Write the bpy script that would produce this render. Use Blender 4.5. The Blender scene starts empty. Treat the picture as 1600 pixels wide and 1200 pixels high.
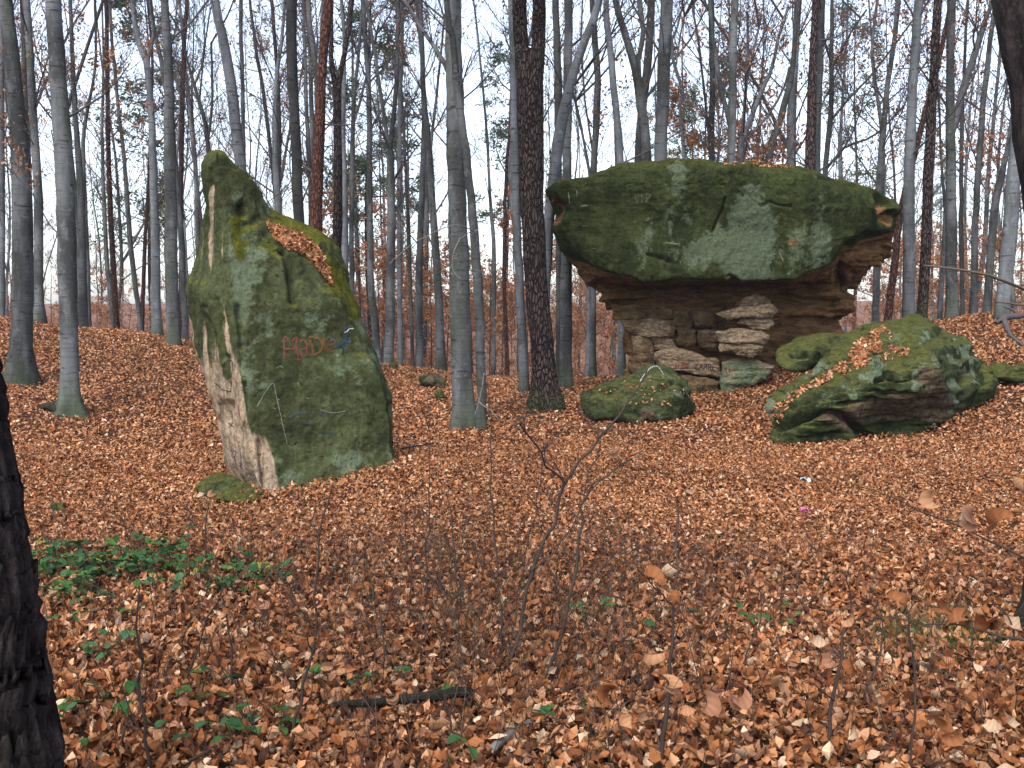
import bpy, math, random
import numpy as np
from mathutils.bvhtree import BVHTree
from mathutils import Vector

# ------------------------------------------------------------------ camera, sky, sun, exposure
S = bpy.context.scene
COL = S.collection
CAMZ, PITCH, FPX = 1.6, math.radians(4.0), 1570.0
cam = bpy.data.cameras.new('camera'); cam_o = bpy.data.objects.new('camera', cam); COL.objects.link(cam_o)
cam_o.location = (0, 0, CAMZ); cam_o.rotation_euler = (math.radians(90) - PITCH, 0, 0)
cam.sensor_width = 36.0; cam.lens = 36.0 * FPX / 1600.0; cam.clip_start = 0.05; cam.clip_end = 3000
S.camera = cam_o
W = bpy.data.worlds.new('World'); S.world = W; W.use_nodes = True
wn = W.node_tree; wn.nodes.clear()
SUN_EL, SUN_ROT = math.radians(52), math.radians(205)
sky = wn.nodes.new('ShaderNodeTexSky'); sky.sky_type = 'NISHITA'; sky.sun_disc = False
sky.sun_elevation = SUN_EL; sky.sun_rotation = SUN_ROT
sky.air_density = 1.0; sky.dust_density = 2.0; sky.ozone_density = 1.2
hs = wn.nodes.new('ShaderNodeHueSaturation'); hs.inputs['Saturation'].default_value = 0.62
bg = wn.nodes.new('ShaderNodeBackground'); bg.inputs['Strength'].default_value = 0.15
wo = wn.nodes.new('ShaderNodeOutputWorld')
wn.links.new(sky.outputs[0], hs.inputs['Color']); wn.links.new(hs.outputs[0], bg.inputs['Color']); wn.links.new(bg.outputs[0], wo.inputs['Surface'])
sl = bpy.data.lights.new('sun', 'SUN'); sl.energy = 1.5; sl.angle = math.radians(35); sl.color = (1.0, 0.96, 0.90)
so = bpy.data.objects.new('sun', sl); COL.objects.link(so)
sd = Vector((math.sin(SUN_ROT) * math.cos(SUN_EL), math.cos(SUN_ROT) * math.cos(SUN_EL), math.sin(SUN_EL)))
so.rotation_euler = (-sd).to_track_quat('-Z', 'Y').to_euler()
S.view_settings.view_transform = 'Standard'; S.view_settings.look = 'None'
S.view_settings.exposure = 1.62; S.view_settings.gamma = 1.0; S.view_settings.use_curve_mapping = False
S.render.engine = 'CYCLES'
S.cycles.max_bounces = 6; S.cycles.diffuse_bounces = 3; S.cycles.glossy_bounces = 2; S.cycles.transmission_bounces = 2
S.cycles.volume_bounces = 0; S.cycles.use_denoising = True

# ------------------------------------------------------------------ pixel <-> world
SP, CP = math.sin(PITCH), math.cos(PITCH)
def at(px, py, Y):
    px = np.asarray(px, float); py = np.asarray(py, float); Y = np.asarray(Y, float)
    u = (px - 800) / FPX; v = (600 - py) / FPX
    dy = v * SP + CP; dz = v * CP - SP
    t = Y / dy
    return np.stack(np.broadcast_arrays(u * t, Y, CAMZ + dz * t), -1)
def proj(P):
    x, y, z = P[..., 0], P[..., 1], P[..., 2] - CAMZ
    d = y * CP - z * SP; v = y * SP + z * CP
    return 800 + FPX * x / d, 600 - FPX * v / d

# ------------------------------------------------------------------ noise
def _h(ix, iy, iz, seed):
    n = (ix.astype(np.int64) * 374761393 + iy.astype(np.int64) * 668265263 + iz.astype(np.int64) * 2147483647 + seed * 1274126177) & 0xFFFFFFFF
    n = ((n ^ (n >> 13)) * 1274126177) & 0xFFFFFFFF
    n = ((n ^ (n >> 16)) * 2246822519) & 0xFFFFFFFF
    n = n ^ (n >> 15)
    return (n & 0xFFFF) / 32767.5 - 1.0
def vnoise(P, seed=0):
    i = np.floor(P).astype(np.int64); f = P - i
    u = f * f * f * (f * (f * 6 - 15) + 10)
    r = 0
    for dx in (0, 1):
        for dy in (0, 1):
            for dz in (0, 1):
                w = (u[:, 0] if dx else 1 - u[:, 0]) * (u[:, 1] if dy else 1 - u[:, 1]) * (u[:, 2] if dz else 1 - u[:, 2])
                r = r + w * _h(i[:, 0] + dx, i[:, 1] + dy, i[:, 2] + dz, seed)
    return r
def fbm(P, seed=0, octv=4, gain=0.5):
    r = 0; a = 1.0; s = 1.0
    for k in range(octv):
        r = r + a * vnoise(P * s + 17.3 * k, seed + k); a *= gain; s *= 2.03
    return r
def sstep(x, a, b):
    t = np.clip((x - a) / (b - a), 0, 1); return t * t * (3 - 2 * t)

# ------------------------------------------------------------------ objects
def mk(name, V, F, mat, parent=None, col=None, zone=None, smooth=True, local=False):
    V = np.asarray(V, float)
    if parent is not None and not local: V = V - np.array(parent.location)
    me = bpy.data.meshes.new(name); me.vertices.add(len(V)); me.vertices.foreach_set('co', V.astype(np.float32).ravel())
    Fs = F if isinstance(F, (list, tuple)) else [F]
    Fs = [np.asarray(f) for f in Fs if len(f)]
    nl = sum(f.size for f in Fs); npoly = sum(len(f) for f in Fs)
    me.loops.add(nl); me.polygons.add(npoly)
    me.loops.foreach_set('vertex_index', np.concatenate([f.ravel() for f in Fs]).astype(np.int32))
    tot = np.concatenate([np.full(len(f), f.shape[1]) for f in Fs]); st = np.concatenate([[0], np.cumsum(tot)[:-1]])
    me.polygons.foreach_set('loop_start', st.astype(np.int32))
    me.polygons.foreach_set('use_smooth', np.full(npoly, smooth))
    me.update(calc_edges=True)
    for nm, a in (('Col', col), ('zone', zone)):
        if a is not None:
            a = np.concatenate([np.asarray(a, float)[:, :3], np.ones((len(V), 1))], 1)
            at_ = me.attributes.new(nm, 'FLOAT_COLOR', 'POINT'); at_.data.foreach_set('color', a.astype(np.float32).ravel())
    me.materials.append(mat)
    o = bpy.data.objects.new(name, me); COL.objects.link(o)
    if parent is not None: o.parent = parent
    return o
def tag(o, label=None, cat=None, group=None, kind=None):
    if label: o['label'] = label
    if cat: o['category'] = cat
    if group: o['group'] = group
    if kind: o['kind'] = kind
    return o
def thing(name, label, cat, loc=(0, 0, 0), group=None):
    o = bpy.data.objects.new(name, None); COL.objects.link(o); o.location = tuple(float(v) for v in loc)
    o.empty_display_size = 0.2
    return tag(o, label, cat, group)
def dup(root, loc, rz, sc, label, group):
    r = root.copy(); COL.objects.link(r); r.location = loc; r.rotation_euler = (0, 0, rz); r.scale = (sc, sc, sc)
    tag(r, label, None, group)
    for ch in list(root.children):
        c = ch.copy(); COL.objects.link(c); c.parent = r
        for g in list(ch.children):
            d = g.copy(); COL.objects.link(d); d.parent = c
    return r

# ------------------------------------------------------------------ materials
class NT:
    def __init__(s, name):
        s.m = bpy.data.materials.new(name); s.m.use_nodes = True; s.t = s.m.node_tree; s.t.nodes.clear()
        s.out = s.t.nodes.new('ShaderNodeOutputMaterial')
    def n(s, typ, **kw):
        x = s.t.nodes.new('ShaderNode' + typ)
        for k, v in kw.items():
            if k in x.inputs.keys() if hasattr(x.inputs, 'keys') else False: x.inputs[k].default_value = v
            else: setattr(x, k, v)
        return x
    def l(s, a, b): s.t.links.new(a, b)
    def obj(s, scale=(1, 1, 1)):
        c = s.n('TexCoord'); m = s.n('Mapping'); m.inputs['Scale'].default_value = scale
        s.l(c.outputs['Object'], m.inputs['Vector']); return m.outputs[0]
    def noise(s, vec, scale, detail=4, rough=0.55, dist=0.0):
        x = s.n('TexNoise'); x.inputs['Scale'].default_value = scale; x.inputs['Detail'].default_value = detail
        x.inputs['Roughness'].default_value = rough; x.inputs['Distortion'].default_value = dist
        s.l(vec, x.inputs['Vector']); return x.outputs['Fac']
    def math(s, op, a, b=None, c=None):
        x = s.n('Math'); x.operation = op
        for i, v in enumerate((a, b, c)):
            if v is None: continue
            if isinstance(v, (int, float)): x.inputs[i].default_value = v
            else: s.l(v, x.inputs[i])
        return x.outputs[0]
    def ss(s, v, a, b):
        x = s.n('MapRange'); x.interpolation_type = 'SMOOTHSTEP'
        x.inputs['From Min'].default_value = a; x.inputs['From Max'].default_value = b
        s.l(v, x.inputs['Value']); return x.outputs[0]
    def mix(s, f, a, b, mode='MIX'):
        x = s.n('MixRGB'); x.blend_type = mode
        for k, v in ((0, f), (1, a), (2, b)):
            if isinstance(v, (int, float)): x.inputs[k].default_value = v
            elif isinstance(v, tuple): x.inputs[k].default_value = (*v, 1)
            else: s.l(v, x.inputs[k])
        return x.outputs[0]
    def bump(s, h, strength, dist=0.02, nrm=None):
        b = s.n('Bump'); b.inputs['Strength'].default_value = strength; b.inputs['Distance'].default_value = dist
        s.l(h, b.inputs['Height'])
        if nrm is not None: s.l(nrm, b.inputs['Normal'])
        return b.outputs[0]
    def fin(s, col, rough=0.85, nrm=None, spec=0.06):
        p = s.n('BsdfPrincipled')
        if isinstance(col, tuple): p.inputs['Base Color'].default_value = (*col, 1)
        else: s.l(col, p.inputs['Base Color'])
        if isinstance(rough, (int, float)): p.inputs['Roughness'].default_value = rough
        else: s.l(rough, p.inputs['Roughness'])
        p.inputs['Specular IOR Level'].default_value = spec
        if nrm is not None: s.l(nrm, p.inputs['Normal'])
        s.l(p.outputs[0], s.out.inputs['Surface']); return s.m

def rock_mat(name, dark, mid, lich, tan, moss, streak=0.2, bumpd=0.03, tamp=0.9, crack=0.5, tstreak=None):
    t = NT(name); v = t.obj()
    vs = t.obj((1, 1, streak)); vt = t.obj((0.25, 0.25, 1.1) if (tstreak or 0) > 1 else (1, 1, tstreak or streak))
    n0 = t.noise(v, 0.9, 5, 0.6); n1 = t.noise(vs, 3.2, 7, 0.62, 0.4); n2 = t.noise(v, 9, 8, 0.7); n3 = t.noise(v, 42, 6, 0.7); n4 = t.noise(vt, 14, 5, 0.65)
    z = t.n('Attribute', attribute_name='zone'); sp = t.n('SeparateColor'); t.l(z.outputs['Color'], sp.inputs[0])
    base = t.mix(t.ss(t.math('ADD', t.math('MULTIPLY', n0, 0.3), t.math('ADD', t.math('MULTIPLY', n1, 0.35), t.math('MULTIPLY', n2, 0.35))), 0.42, 0.57), dark, mid)
    def zf(ch, amp, lo, hi, nz):
        return t.ss(t.math('ADD', sp.outputs[ch], t.math('MULTIPLY', t.math('SUBTRACT', nz, 0.5), amp)), lo, hi)
    base = t.mix(t.math('MULTIPLY', zf(2, 1.5, 0.48, 0.66, t.mix(0.6, n1, n2)), 0.8), base, lich)
    tcol = t.mix(t.ss(n4, 0.40, 0.60), tuple(c * 0.52 for c in tan), tan)
    base = t.mix(zf(0, tamp, 0.40, 0.60, t.mix(0.5, n1, n4)), base, tcol)
    mcol = t.mix(t.ss(n2, 0.35, 0.65), tuple(c * 0.55 for c in moss), moss)
    base = t.mix(zf(1, 1.2, 0.40, 0.58, t.mix(0.5, n2, n1)), base, mcol)
    base = t.mix(t.math('MULTIPLY', t.ss(n3, 0.5, 0.8), 0.5), base, tuple(c * 0.35 for c in dark))
    spk = t.ss(t.noise(v, 75, 3, 0.5), 0.66, 0.75)
    base = t.mix(t.math('MULTIPLY', spk, 0.45), base, tuple(min(1, c * 2.4) for c in mid))
    n5 = t.noise(v, 26, 7, 0.72); mot = t.math('ADD', t.math('MULTIPLY', t.ss(n5, 0.30, 0.70), 0.55), 0.70)  # mottling puts into the colour the relief shading that soft light washes out
    base = t.mix(1.0, base, mot, 'MULTIPLY')
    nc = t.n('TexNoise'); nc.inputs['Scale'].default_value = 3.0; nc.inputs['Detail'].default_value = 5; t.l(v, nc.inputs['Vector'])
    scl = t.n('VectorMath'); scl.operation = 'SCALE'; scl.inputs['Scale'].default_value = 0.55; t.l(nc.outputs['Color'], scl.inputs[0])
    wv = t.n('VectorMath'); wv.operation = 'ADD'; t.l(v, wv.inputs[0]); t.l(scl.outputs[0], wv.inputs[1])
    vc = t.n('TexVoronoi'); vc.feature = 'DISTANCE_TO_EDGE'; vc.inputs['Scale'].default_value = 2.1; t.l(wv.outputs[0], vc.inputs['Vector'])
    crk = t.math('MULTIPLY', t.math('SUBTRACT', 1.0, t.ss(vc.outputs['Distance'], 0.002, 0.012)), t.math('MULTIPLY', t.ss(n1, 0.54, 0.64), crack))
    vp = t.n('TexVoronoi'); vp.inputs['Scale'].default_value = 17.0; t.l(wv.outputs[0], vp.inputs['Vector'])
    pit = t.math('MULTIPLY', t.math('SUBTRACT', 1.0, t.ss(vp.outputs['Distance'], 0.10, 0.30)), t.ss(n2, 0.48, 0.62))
    base = t.mix(t.math('MULTIPLY', t.math('MAXIMUM', crk, t.math('MULTIPLY', pit, 0.6)), 0.8), base, tuple(c * 0.25 for c in dark))  # crack and pit darkening: relief shade painted into the colour, along with dirt
    h = t.math('ADD', t.math('MULTIPLY', n2, 0.7), t.math('ADD', t.math('MULTIPLY', n5, 0.4), t.math('MULTIPLY', n4, 0.3)))
    h = t.math('SUBTRACT', h, t.math('ADD', t.math('MULTIPLY', crk, 0.8), t.math('MULTIPLY', pit, 0.5)))
    return t.fin(base, 0.92, t.bump(h, 1.0, bumpd), 0.04)

def bark_mat(name, a, b, c, kind, moss=0.5):
    t = NT(name); oi = t.n('ObjectInfo')
    cx = t.n('TexCoord'); ad = t.n('VectorMath'); ad.operation = 'ADD'
    rv = t.n('CombineXYZ'); t.l(t.math('MULTIPLY', oi.outputs['Random'], 37.0), rv.inputs[2]); t.l(cx.outputs['Object'], ad.inputs[0]); t.l(rv.outputs[0], ad.inputs[1])
    def sc(s):
        m = t.n('Mapping'); m.inputs['Scale'].default_value = s; t.l(ad.outputs[0], m.inputs['Vector']); return m.outputs[0]
    if kind == 'beech':
        n1 = t.noise(sc((1, 1, 0.35)), 2.5, 5, 0.6); n2 = t.noise(sc((1, 1, 7.0)), 3.2, 5, 0.6, 0.3); n3 = t.noise(sc((1, 1, 0.7)), 22, 5, 0.65)
        base = t.mix(t.ss(n1, 0.40, 0.62), a, b)
        n7 = t.noise(sc((1, 1, 0.18)), 4.0, 4, 0.6); base = t.mix(t.math('MULTIPLY', t.ss(n7, 0.48, 0.66), 0.55), base, (0.040, 0.048, 0.030))
        n8 = t.noise(sc((1, 1, 0.8)), 7.0, 4, 0.7); base = t.mix(t.math('MULTIPLY', t.ss(n8, 0.56, 0.70), 0.5), base, tuple(min(1, x * 1.5) for x in b))
        base = t.mix(t.math('MULTIPLY', t.ss(n2, 0.56, 0.68), 0.85), base, c)
        base = t.mix(t.math('MULTIPLY', t.ss(n3, 0.55, 0.75), 0.4), base, tuple(min(1, x * 1.7) for x in b))
        vk = t.n('TexVoronoi'); vk.inputs['Scale'].default_value = 3.4; t.l(sc((1, 1, 1.3)), vk.inputs['Vector'])
        kn = t.math('SUBTRACT', 1.0, t.ss(vk.outputs['Distance'], 0.07, 0.17)); base = t.mix(t.math('MULTIPLY', kn, 0.75), base, c)
        n6 = t.noise(sc((1, 1, 14.0)), 2.0, 3, 0.5, 0.2); base = t.mix(t.math('MULTIPLY', t.ss(n6, 0.52, 0.66), 0.4), base, a)
        h = t.math('ADD', t.math('MULTIPLY', n2, 0.6), t.math('MULTIPLY', n3, 0.5)); bs, bd = 0.6, 0.02
    elif kind == 'rough':
        n1 = t.noise(sc((1, 1, 0.25)), 16, 6, 0.7); n3 = t.noise(sc((1, 1, 0.5)), 60, 5, 0.7)
        base = t.mix(t.ss(n1, 0.35, 0.7), a, b); base = t.mix(t.math('MULTIPLY', t.ss(n3, 0.5, 0.75), 0.6), base, tuple(x * 2.0 for x in b))
        h = t.math('ADD', n1, t.math('MULTIPLY', n3, 0.6)); bs, bd = 1.0, 0.03
    else:
        vo = t.n('TexVoronoi'); vo.feature = 'DISTANCE_TO_EDGE'; vo.inputs['Scale'].default_value = 26.0
        ds = t.n('VectorMath'); ds.operation = 'ADD'; nn = t.n('TexNoise'); nn.inputs['Scale'].default_value = 9.0
        t.l(sc((1, 1, 0.3)), nn.inputs['Vector']); t.l(sc((1, 1, 0.28)), ds.inputs[0])
        sv = t.n('VectorMath'); sv.operation = 'SCALE'; sv.inputs['Scale'].default_value = 0.09; t.l(nn.outputs['Color'], sv.inputs[0]); t.l(sv.outputs[0], ds.inputs[1])
        t.l(ds.outputs[0], vo.inputs['Vector'])
        pl = t.ss(vo.outputs['Distance'], 0.01, 0.22)
        n3 = t.noise(sc((1, 1, 0.5)), 30, 5, 0.7); n1 = t.noise(sc((1, 1, 1)), 3, 3)
        base = t.mix(pl, c, t.mix(t.ss(n3, 0.35, 0.7), a, b))
        base = t.mix(t.math('MULTIPLY', t.ss(n1, 0.45, 0.7), 0.4), base, tuple(x * 0.7 for x in a))
        h = t.math('ADD', pl, t.math('MULTIPLY', n3, 0.4)); bs, bd = 1.0, 0.025
    # green algae and moss creeping up from the roots
    sep = t.n('SeparateXYZ'); t.l(cx.outputs['Object'], sep.inputs[0])
    mf = t.ss(t.math('ADD', t.math('MULTIPLY', sep.outputs[2], -1.0), t.noise(sc((1, 1, 0.4)), 3.0, 4)), -0.15, 0.5)
    base = t.mix(t.math('MULTIPLY', mf, moss), base, (0.035, 0.05, 0.018))
    var = t.math('ADD', t.math('MULTIPLY', oi.outputs['Random'], 0.55), 0.72)
    base = t.mix(1.0, base, var, 'MULTIPLY')
    return t.fin(base, 0.88, t.bump(h, bs, bd), 0.04)

def leaf_mat(name, rough=0.75, trans=0.0, vein=True):
    t = NT(name); a = t.n('Attribute', attribute_name='Col')
    n = t.noise(t.obj(), 45, 3); base = t.mix(0.45, a.outputs['Color'], t.mix(n, (0.25, 0.25, 0.25), (1.0, 1.0, 1.0)), 'MULTIPLY')
    p = t.n('BsdfPrincipled'); t.l(base, p.inputs['Base Color']); p.inputs['Roughness'].default_value = rough; p.inputs['Specular IOR Level'].default_value = 0.08
    if trans:
        tr = t.n('BsdfTranslucent'); t.l(base, tr.inputs['Color']); mx = t.n('MixShader'); mx.inputs[0].default_value = trans
        t.l(p.outputs[0], mx.inputs[1]); t.l(tr.outputs[0], mx.inputs[2]); t.l(mx.outputs[0], t.out.inputs['Surface'])
    else: t.l(p.outputs[0], t.out.inputs['Surface'])
    return t.m
def plain(name, c, rough=0.8, var=0.35, scale=12):
    t = NT(name); n = t.noise(t.obj(), scale, 5, 0.65)
    return t.fin(t.mix(n, tuple(x * (1 - var) for x in c), tuple(min(1, x * (1 + var)) for x in c)), rough, t.bump(n, 0.4, 0.01))

M = {}
M['beech'] = bark_mat('beech_bark', (0.034, 0.035, 0.034), (0.096, 0.099, 0.104), (0.013, 0.013, 0.014), 'beech')
M['beech_dark'] = bark_mat('dark_beech_bark', (0.022, 0.021, 0.022), (0.050, 0.050, 0.052), (0.008, 0.008, 0.008), 'beech')
M['beech_light'] = bark_mat('light_beech_bark', (0.070, 0.074, 0.082), (0.135, 0.142, 0.155), (0.024, 0.024, 0.027), 'beech')
M['pine'] = bark_mat('pine_bark', (0.042, 0.030, 0.027), (0.085, 0.063, 0.056), (0.010, 0.007, 0.007), 'pine')
M['pine_near'] = bark_mat('dark_pine_bark', (0.010, 0.008, 0.008), (0.040, 0.031, 0.031), (0.004, 0.003, 0.003), 'rough', 0.2)
M['pine_red'] = bark_mat('red_pine_bark', (0.066, 0.031, 0.023), (0.110, 0.050, 0.036), (0.028, 0.013, 0.011), 'pine', 0.2)
M['pine_dull'] = bark_mat('dull_red_bark', (0.058, 0.030, 0.024), (0.105, 0.055, 0.043), (0.020, 0.012, 0.010), 'pine', 0.4)
M['twig'] = plain('twig_bark', (0.046, 0.034, 0.028))
M['twig_pale'] = plain('pale_twig_bark', (0.12, 0.108, 0.096))
M['twig_mid'] = plain('dry_twig_bark', (0.10, 0.072, 0.052))
M['branch'] = plain('branch_bark', (0.060, 0.053, 0.054), 0.85, 0.3, 4)
M['leaf'] = leaf_mat('beech_leaf_litter', 0.75, 0.0)
M['leaf_up'] = leaf_mat('hanging_beech_leaf', 0.55, 0.3)
M['green'] = leaf_mat('green_leaf', 0.45, 0.25)
M['needle'] = leaf_mat('pine_needles', 0.6, 0.2)
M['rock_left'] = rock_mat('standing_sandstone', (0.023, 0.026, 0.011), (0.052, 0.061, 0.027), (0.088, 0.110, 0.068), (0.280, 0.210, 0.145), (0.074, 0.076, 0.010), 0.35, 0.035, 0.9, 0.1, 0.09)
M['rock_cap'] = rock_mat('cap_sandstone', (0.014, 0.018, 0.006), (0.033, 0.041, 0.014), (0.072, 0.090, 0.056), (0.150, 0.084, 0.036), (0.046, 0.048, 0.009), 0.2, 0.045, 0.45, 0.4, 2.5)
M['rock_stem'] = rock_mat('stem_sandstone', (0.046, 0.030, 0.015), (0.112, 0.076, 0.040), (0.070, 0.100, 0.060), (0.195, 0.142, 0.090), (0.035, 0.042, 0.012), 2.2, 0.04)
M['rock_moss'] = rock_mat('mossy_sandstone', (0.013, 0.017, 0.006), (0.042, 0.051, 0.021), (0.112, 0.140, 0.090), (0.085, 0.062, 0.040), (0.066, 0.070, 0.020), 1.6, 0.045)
t = NT('forest_soil'); vv = t.obj(); n1 = t.noise(vv, 14, 6, 0.7); vo = t.n('TexVoronoi'); vo.inputs['Scale'].default_value = 16; t.l(vv, vo.inputs['Vector'])
vs_ = t.n('SeparateColor'); t.l(vo.outputs['Color'], vs_.inputs[0])
cr = t.n('ValToRGB'); e = cr.color_ramp.elements; e[0].color = (0.07, 0.035, 0.022, 1); e[1].color = (0.30, 0.17, 0.11, 1)
x_ = cr.color_ramp.elements.new(0.5); x_.color = (0.18, 0.085, 0.048, 1); t.l(vs_.outputs[0], cr.inputs[0])
gy_ = t.n('SeparateXYZ'); gc_ = t.n('TexCoord'); t.l(gc_.outputs['Object'], gy_.inputs[0])
hum = t.mix(n1, (0.018, 0.010, 0.007), (0.075, 0.036, 0.020))
M['ground'] = t.fin(t.mix(t.ss(gy_.outputs[1], 23.0, 26.0), hum, t.mix(t.math('MULTIPLY', n1, 0.6), cr.outputs[0], (0.06, 0.028, 0.016))), 0.9, t.bump(t.math('ADD', vs_.outputs[1], n1), 0.7, 0.04))

# ------------------------------------------------------------------ thin plate spline
class TPS:
    def __init__(s, XY, Z, smooth=1e-3):
        s.c = np.asarray(XY, float); n = len(s.c); s.s = np.abs(s.c).max() + 1e-9; s.c = s.c / s.s
        d = np.linalg.norm(s.c[:, None] - s.c[None], axis=-1)
        A = np.zeros((n + 3, n + 3)); A[:n, :n] = s.k(d) + np.eye(n) * smooth; A[:n, n] = 1; A[:n, n + 1:] = s.c; A[n, :n] = 1; A[n + 1:, :n] = s.c.T
        s.w = np.linalg.solve(A, np.concatenate([np.asarray(Z, float), [0, 0, 0]]))
    def k(s, d): return np.where(d > 1e-12, d * d * np.log(np.maximum(d, 1e-12)), 0)
    def __call__(s, XY):
        XY = np.asarray(XY, float) / s.s; out = np.empty(len(XY)); n = len(s.c)
        for i in range(0, len(XY), 20000):
            q = XY[i:i + 20000]; d = np.sqrt(((q[:, None] - s.c[None]) ** 2).sum(-1))
            out[i:i + 20000] = s.k(d) @ s.w[:n] + s.w[n] + q @ s.w[n + 1:]
        return out

# ------------------------------------------------------------------ ground
gp = [(100, 850, 7.0), (330, 772, 9.7), (435, 781, 9.45), (525, 760, 9.6), (622, 736, 10.0), (150, 750, 10.4), (110, 652, 15.0), (30, 598, 17.0), (220, 600, 17.5),
      (0, 499, 22), (120, 514, 23), (220, 520, 23), (300, 541, 23), (420, 560, 23), (600, 573, 23), (700, 592, 22), (800, 605, 20.5), (640, 640, 16.5), (725, 668, 14.5),
      (830, 642, 15.3), (910, 614, 17), (1000, 664, 14.4), (1090, 616, 17.0), (1210, 575, 18.0), (1150, 640, 15.5), (1200, 692, 12.6), (1370, 704, 12.1), (1500, 664, 12.8),
      (1570, 605, 14.0), (1480, 502, 19.0), (1600, 495, 18.0), (1300, 545, 19), (1300, 800, 8.6), (1100, 760, 9.6), (1560, 760, 9.6), (800, 780, 8.8), (1590, 1000, 4.9)]
gx = [tuple(at(*p)) for p in gp]
gx += [(-4, 1.5, 0), (0, 1.5, 0), (4, 1.5, 0), (-2.5, 4, 0), (0, 4, 0), (2.5, 4, 0.02), (0, 6.5, 0), (-9, 4, 0.2), (9, 4, 0.3), (0, -5, 0), (-9, -5, 0.2), (9, -5, 0.2),
       (-16, 12, 0.9), (16, 12, 1.6), (-18, 22, 1.9), (16, 22, 1.6), (-14, 30, 0.2), (0, 30, -0.9), (14, 30, 0.1), (-26, 32, 0.6), (26, 32, 0.8),
       (0, 45, -2.4), (-25, 45, -2.0), (25, 45, -1.6), (0, 62, -2.0), (-45, 62, -2), (45, 62, -1.4)]
gx = np.array(gx); _g = TPS(gx[:, :2], gx[:, 2], 2e-5)
def ground(x, y):
    x = np.asarray(x, float).ravel(); y = np.asarray(y, float).ravel()
    yc = np.clip(y, -6, 62); xc = np.clip(x, -np.maximum(16, 0.9 * yc), np.maximum(16, 0.9 * yc))
    z = _g(np.stack([xc, yc], 1))
    far = np.maximum(y - 62, 0); z = z + 0.035 * np.minimum(far, 110) + 0.02 * np.maximum(far - 110, 0)
    P = np.stack([x, y, x * 0], 1)
    return z + 0.035 * fbm(P * 0.9, 5, 3) * np.clip((y + 8) / 10, 0, 1)
ys = np.concatenate([np.arange(-8, 27, 0.16), 27 * np.power(1.045, np.arange(0, 70))]); ys = ys[ys < 280]
xp = np.concatenate([np.arange(0, 15, 0.18), 15 * np.power(1.07, np.arange(0, 42))]); xs = np.concatenate([-xp[:0:-1], xp])
X, Yg = np.meshgrid(xs, ys); Vg = np.stack([X.ravel(), Yg.ravel(), ground(X, Yg)], 1)
def gridF(nv, nu, wrap):
    i, j = np.meshgrid(np.arange(nv - 1), np.arange(nu if wrap else nu - 1), indexing='ij'); j2 = (j + 1) % nu
    return np.stack([i * nu + j, i * nu + j2, (i + 1) * nu + j2, (i + 1) * nu + j], -1).reshape(-1, 4)
ground_o = tag(mk('ground', Vg, gridF(len(ys), len(xs), False), M['ground']), kind='structure', label='forest floor under brown beech leaves')

def gy(px, py, lift=0.0):
    """depth at which the line of sight through a pixel meets the ground (plus lift)"""
    Ys = np.linspace(2.5, 26, 470); P = at(np.full(470, px), np.full(470, py), Ys); d = P[:, 2] - ground(P[:, 0], P[:, 1]) - lift
    k = np.argmax(d < 0); return float(Ys[k]) if d[k] < 0 else 20.0
# ------------------------------------------------------------------ rock builders
def cr_interp(K, t, alpha):
    """K (n,...) control rows, t in [0,n-1]; alpha 1 = catmull-rom, 0 = linear"""
    n = len(K); i = np.clip(np.floor(t).astype(int), 0, n - 2); f = t - i
    p0, p1, p2, p3 = K[np.clip(i - 1, 0, n - 1)], K[i], K[i + 1], K[np.clip(i + 2, 0, n - 1)]
    f = f.reshape((-1,) + (1,) * (K.ndim - 1))
    c = 0.5 * ((2 * p1) + (-p0 + p2) * f + (2 * p0 - 5 * p1 + 4 * p2 - p3) * f * f + (-p0 + 3 * p1 - 3 * p2 + p3) * f ** 3)
    return alpha * c + (1 - alpha) * (p1 + (p2 - p1) * f)
def gnormals(G):
    du = np.roll(G, -1, 1) - np.roll(G, 1, 1); dv = np.gradient(G, axis=0)
    n = np.cross(du, dv); n /= np.linalg.norm(n, axis=-1, keepdims=True) + 1e-9
    c = G.reshape(-1, 3).mean(0)
    if ((G - c) * n).sum() < 0: n = -n
    return n
def seg_dist(px, py, pl):
    d = np.full(px.shape, 1e9)
    for (ax, ay), (bx, by) in zip(pl[:-1], pl[1:]):
        t = np.clip(((px - ax) * (bx - ax) + (py - ay) * (by - ay)) / ((bx - ax) ** 2 + (by - ay) ** 2 + 1e-9), 0, 1)
        d = np.minimum(d, np.hypot(px - ax - t * (bx - ax), py - ay - t * (by - ay)))
    return d
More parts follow.
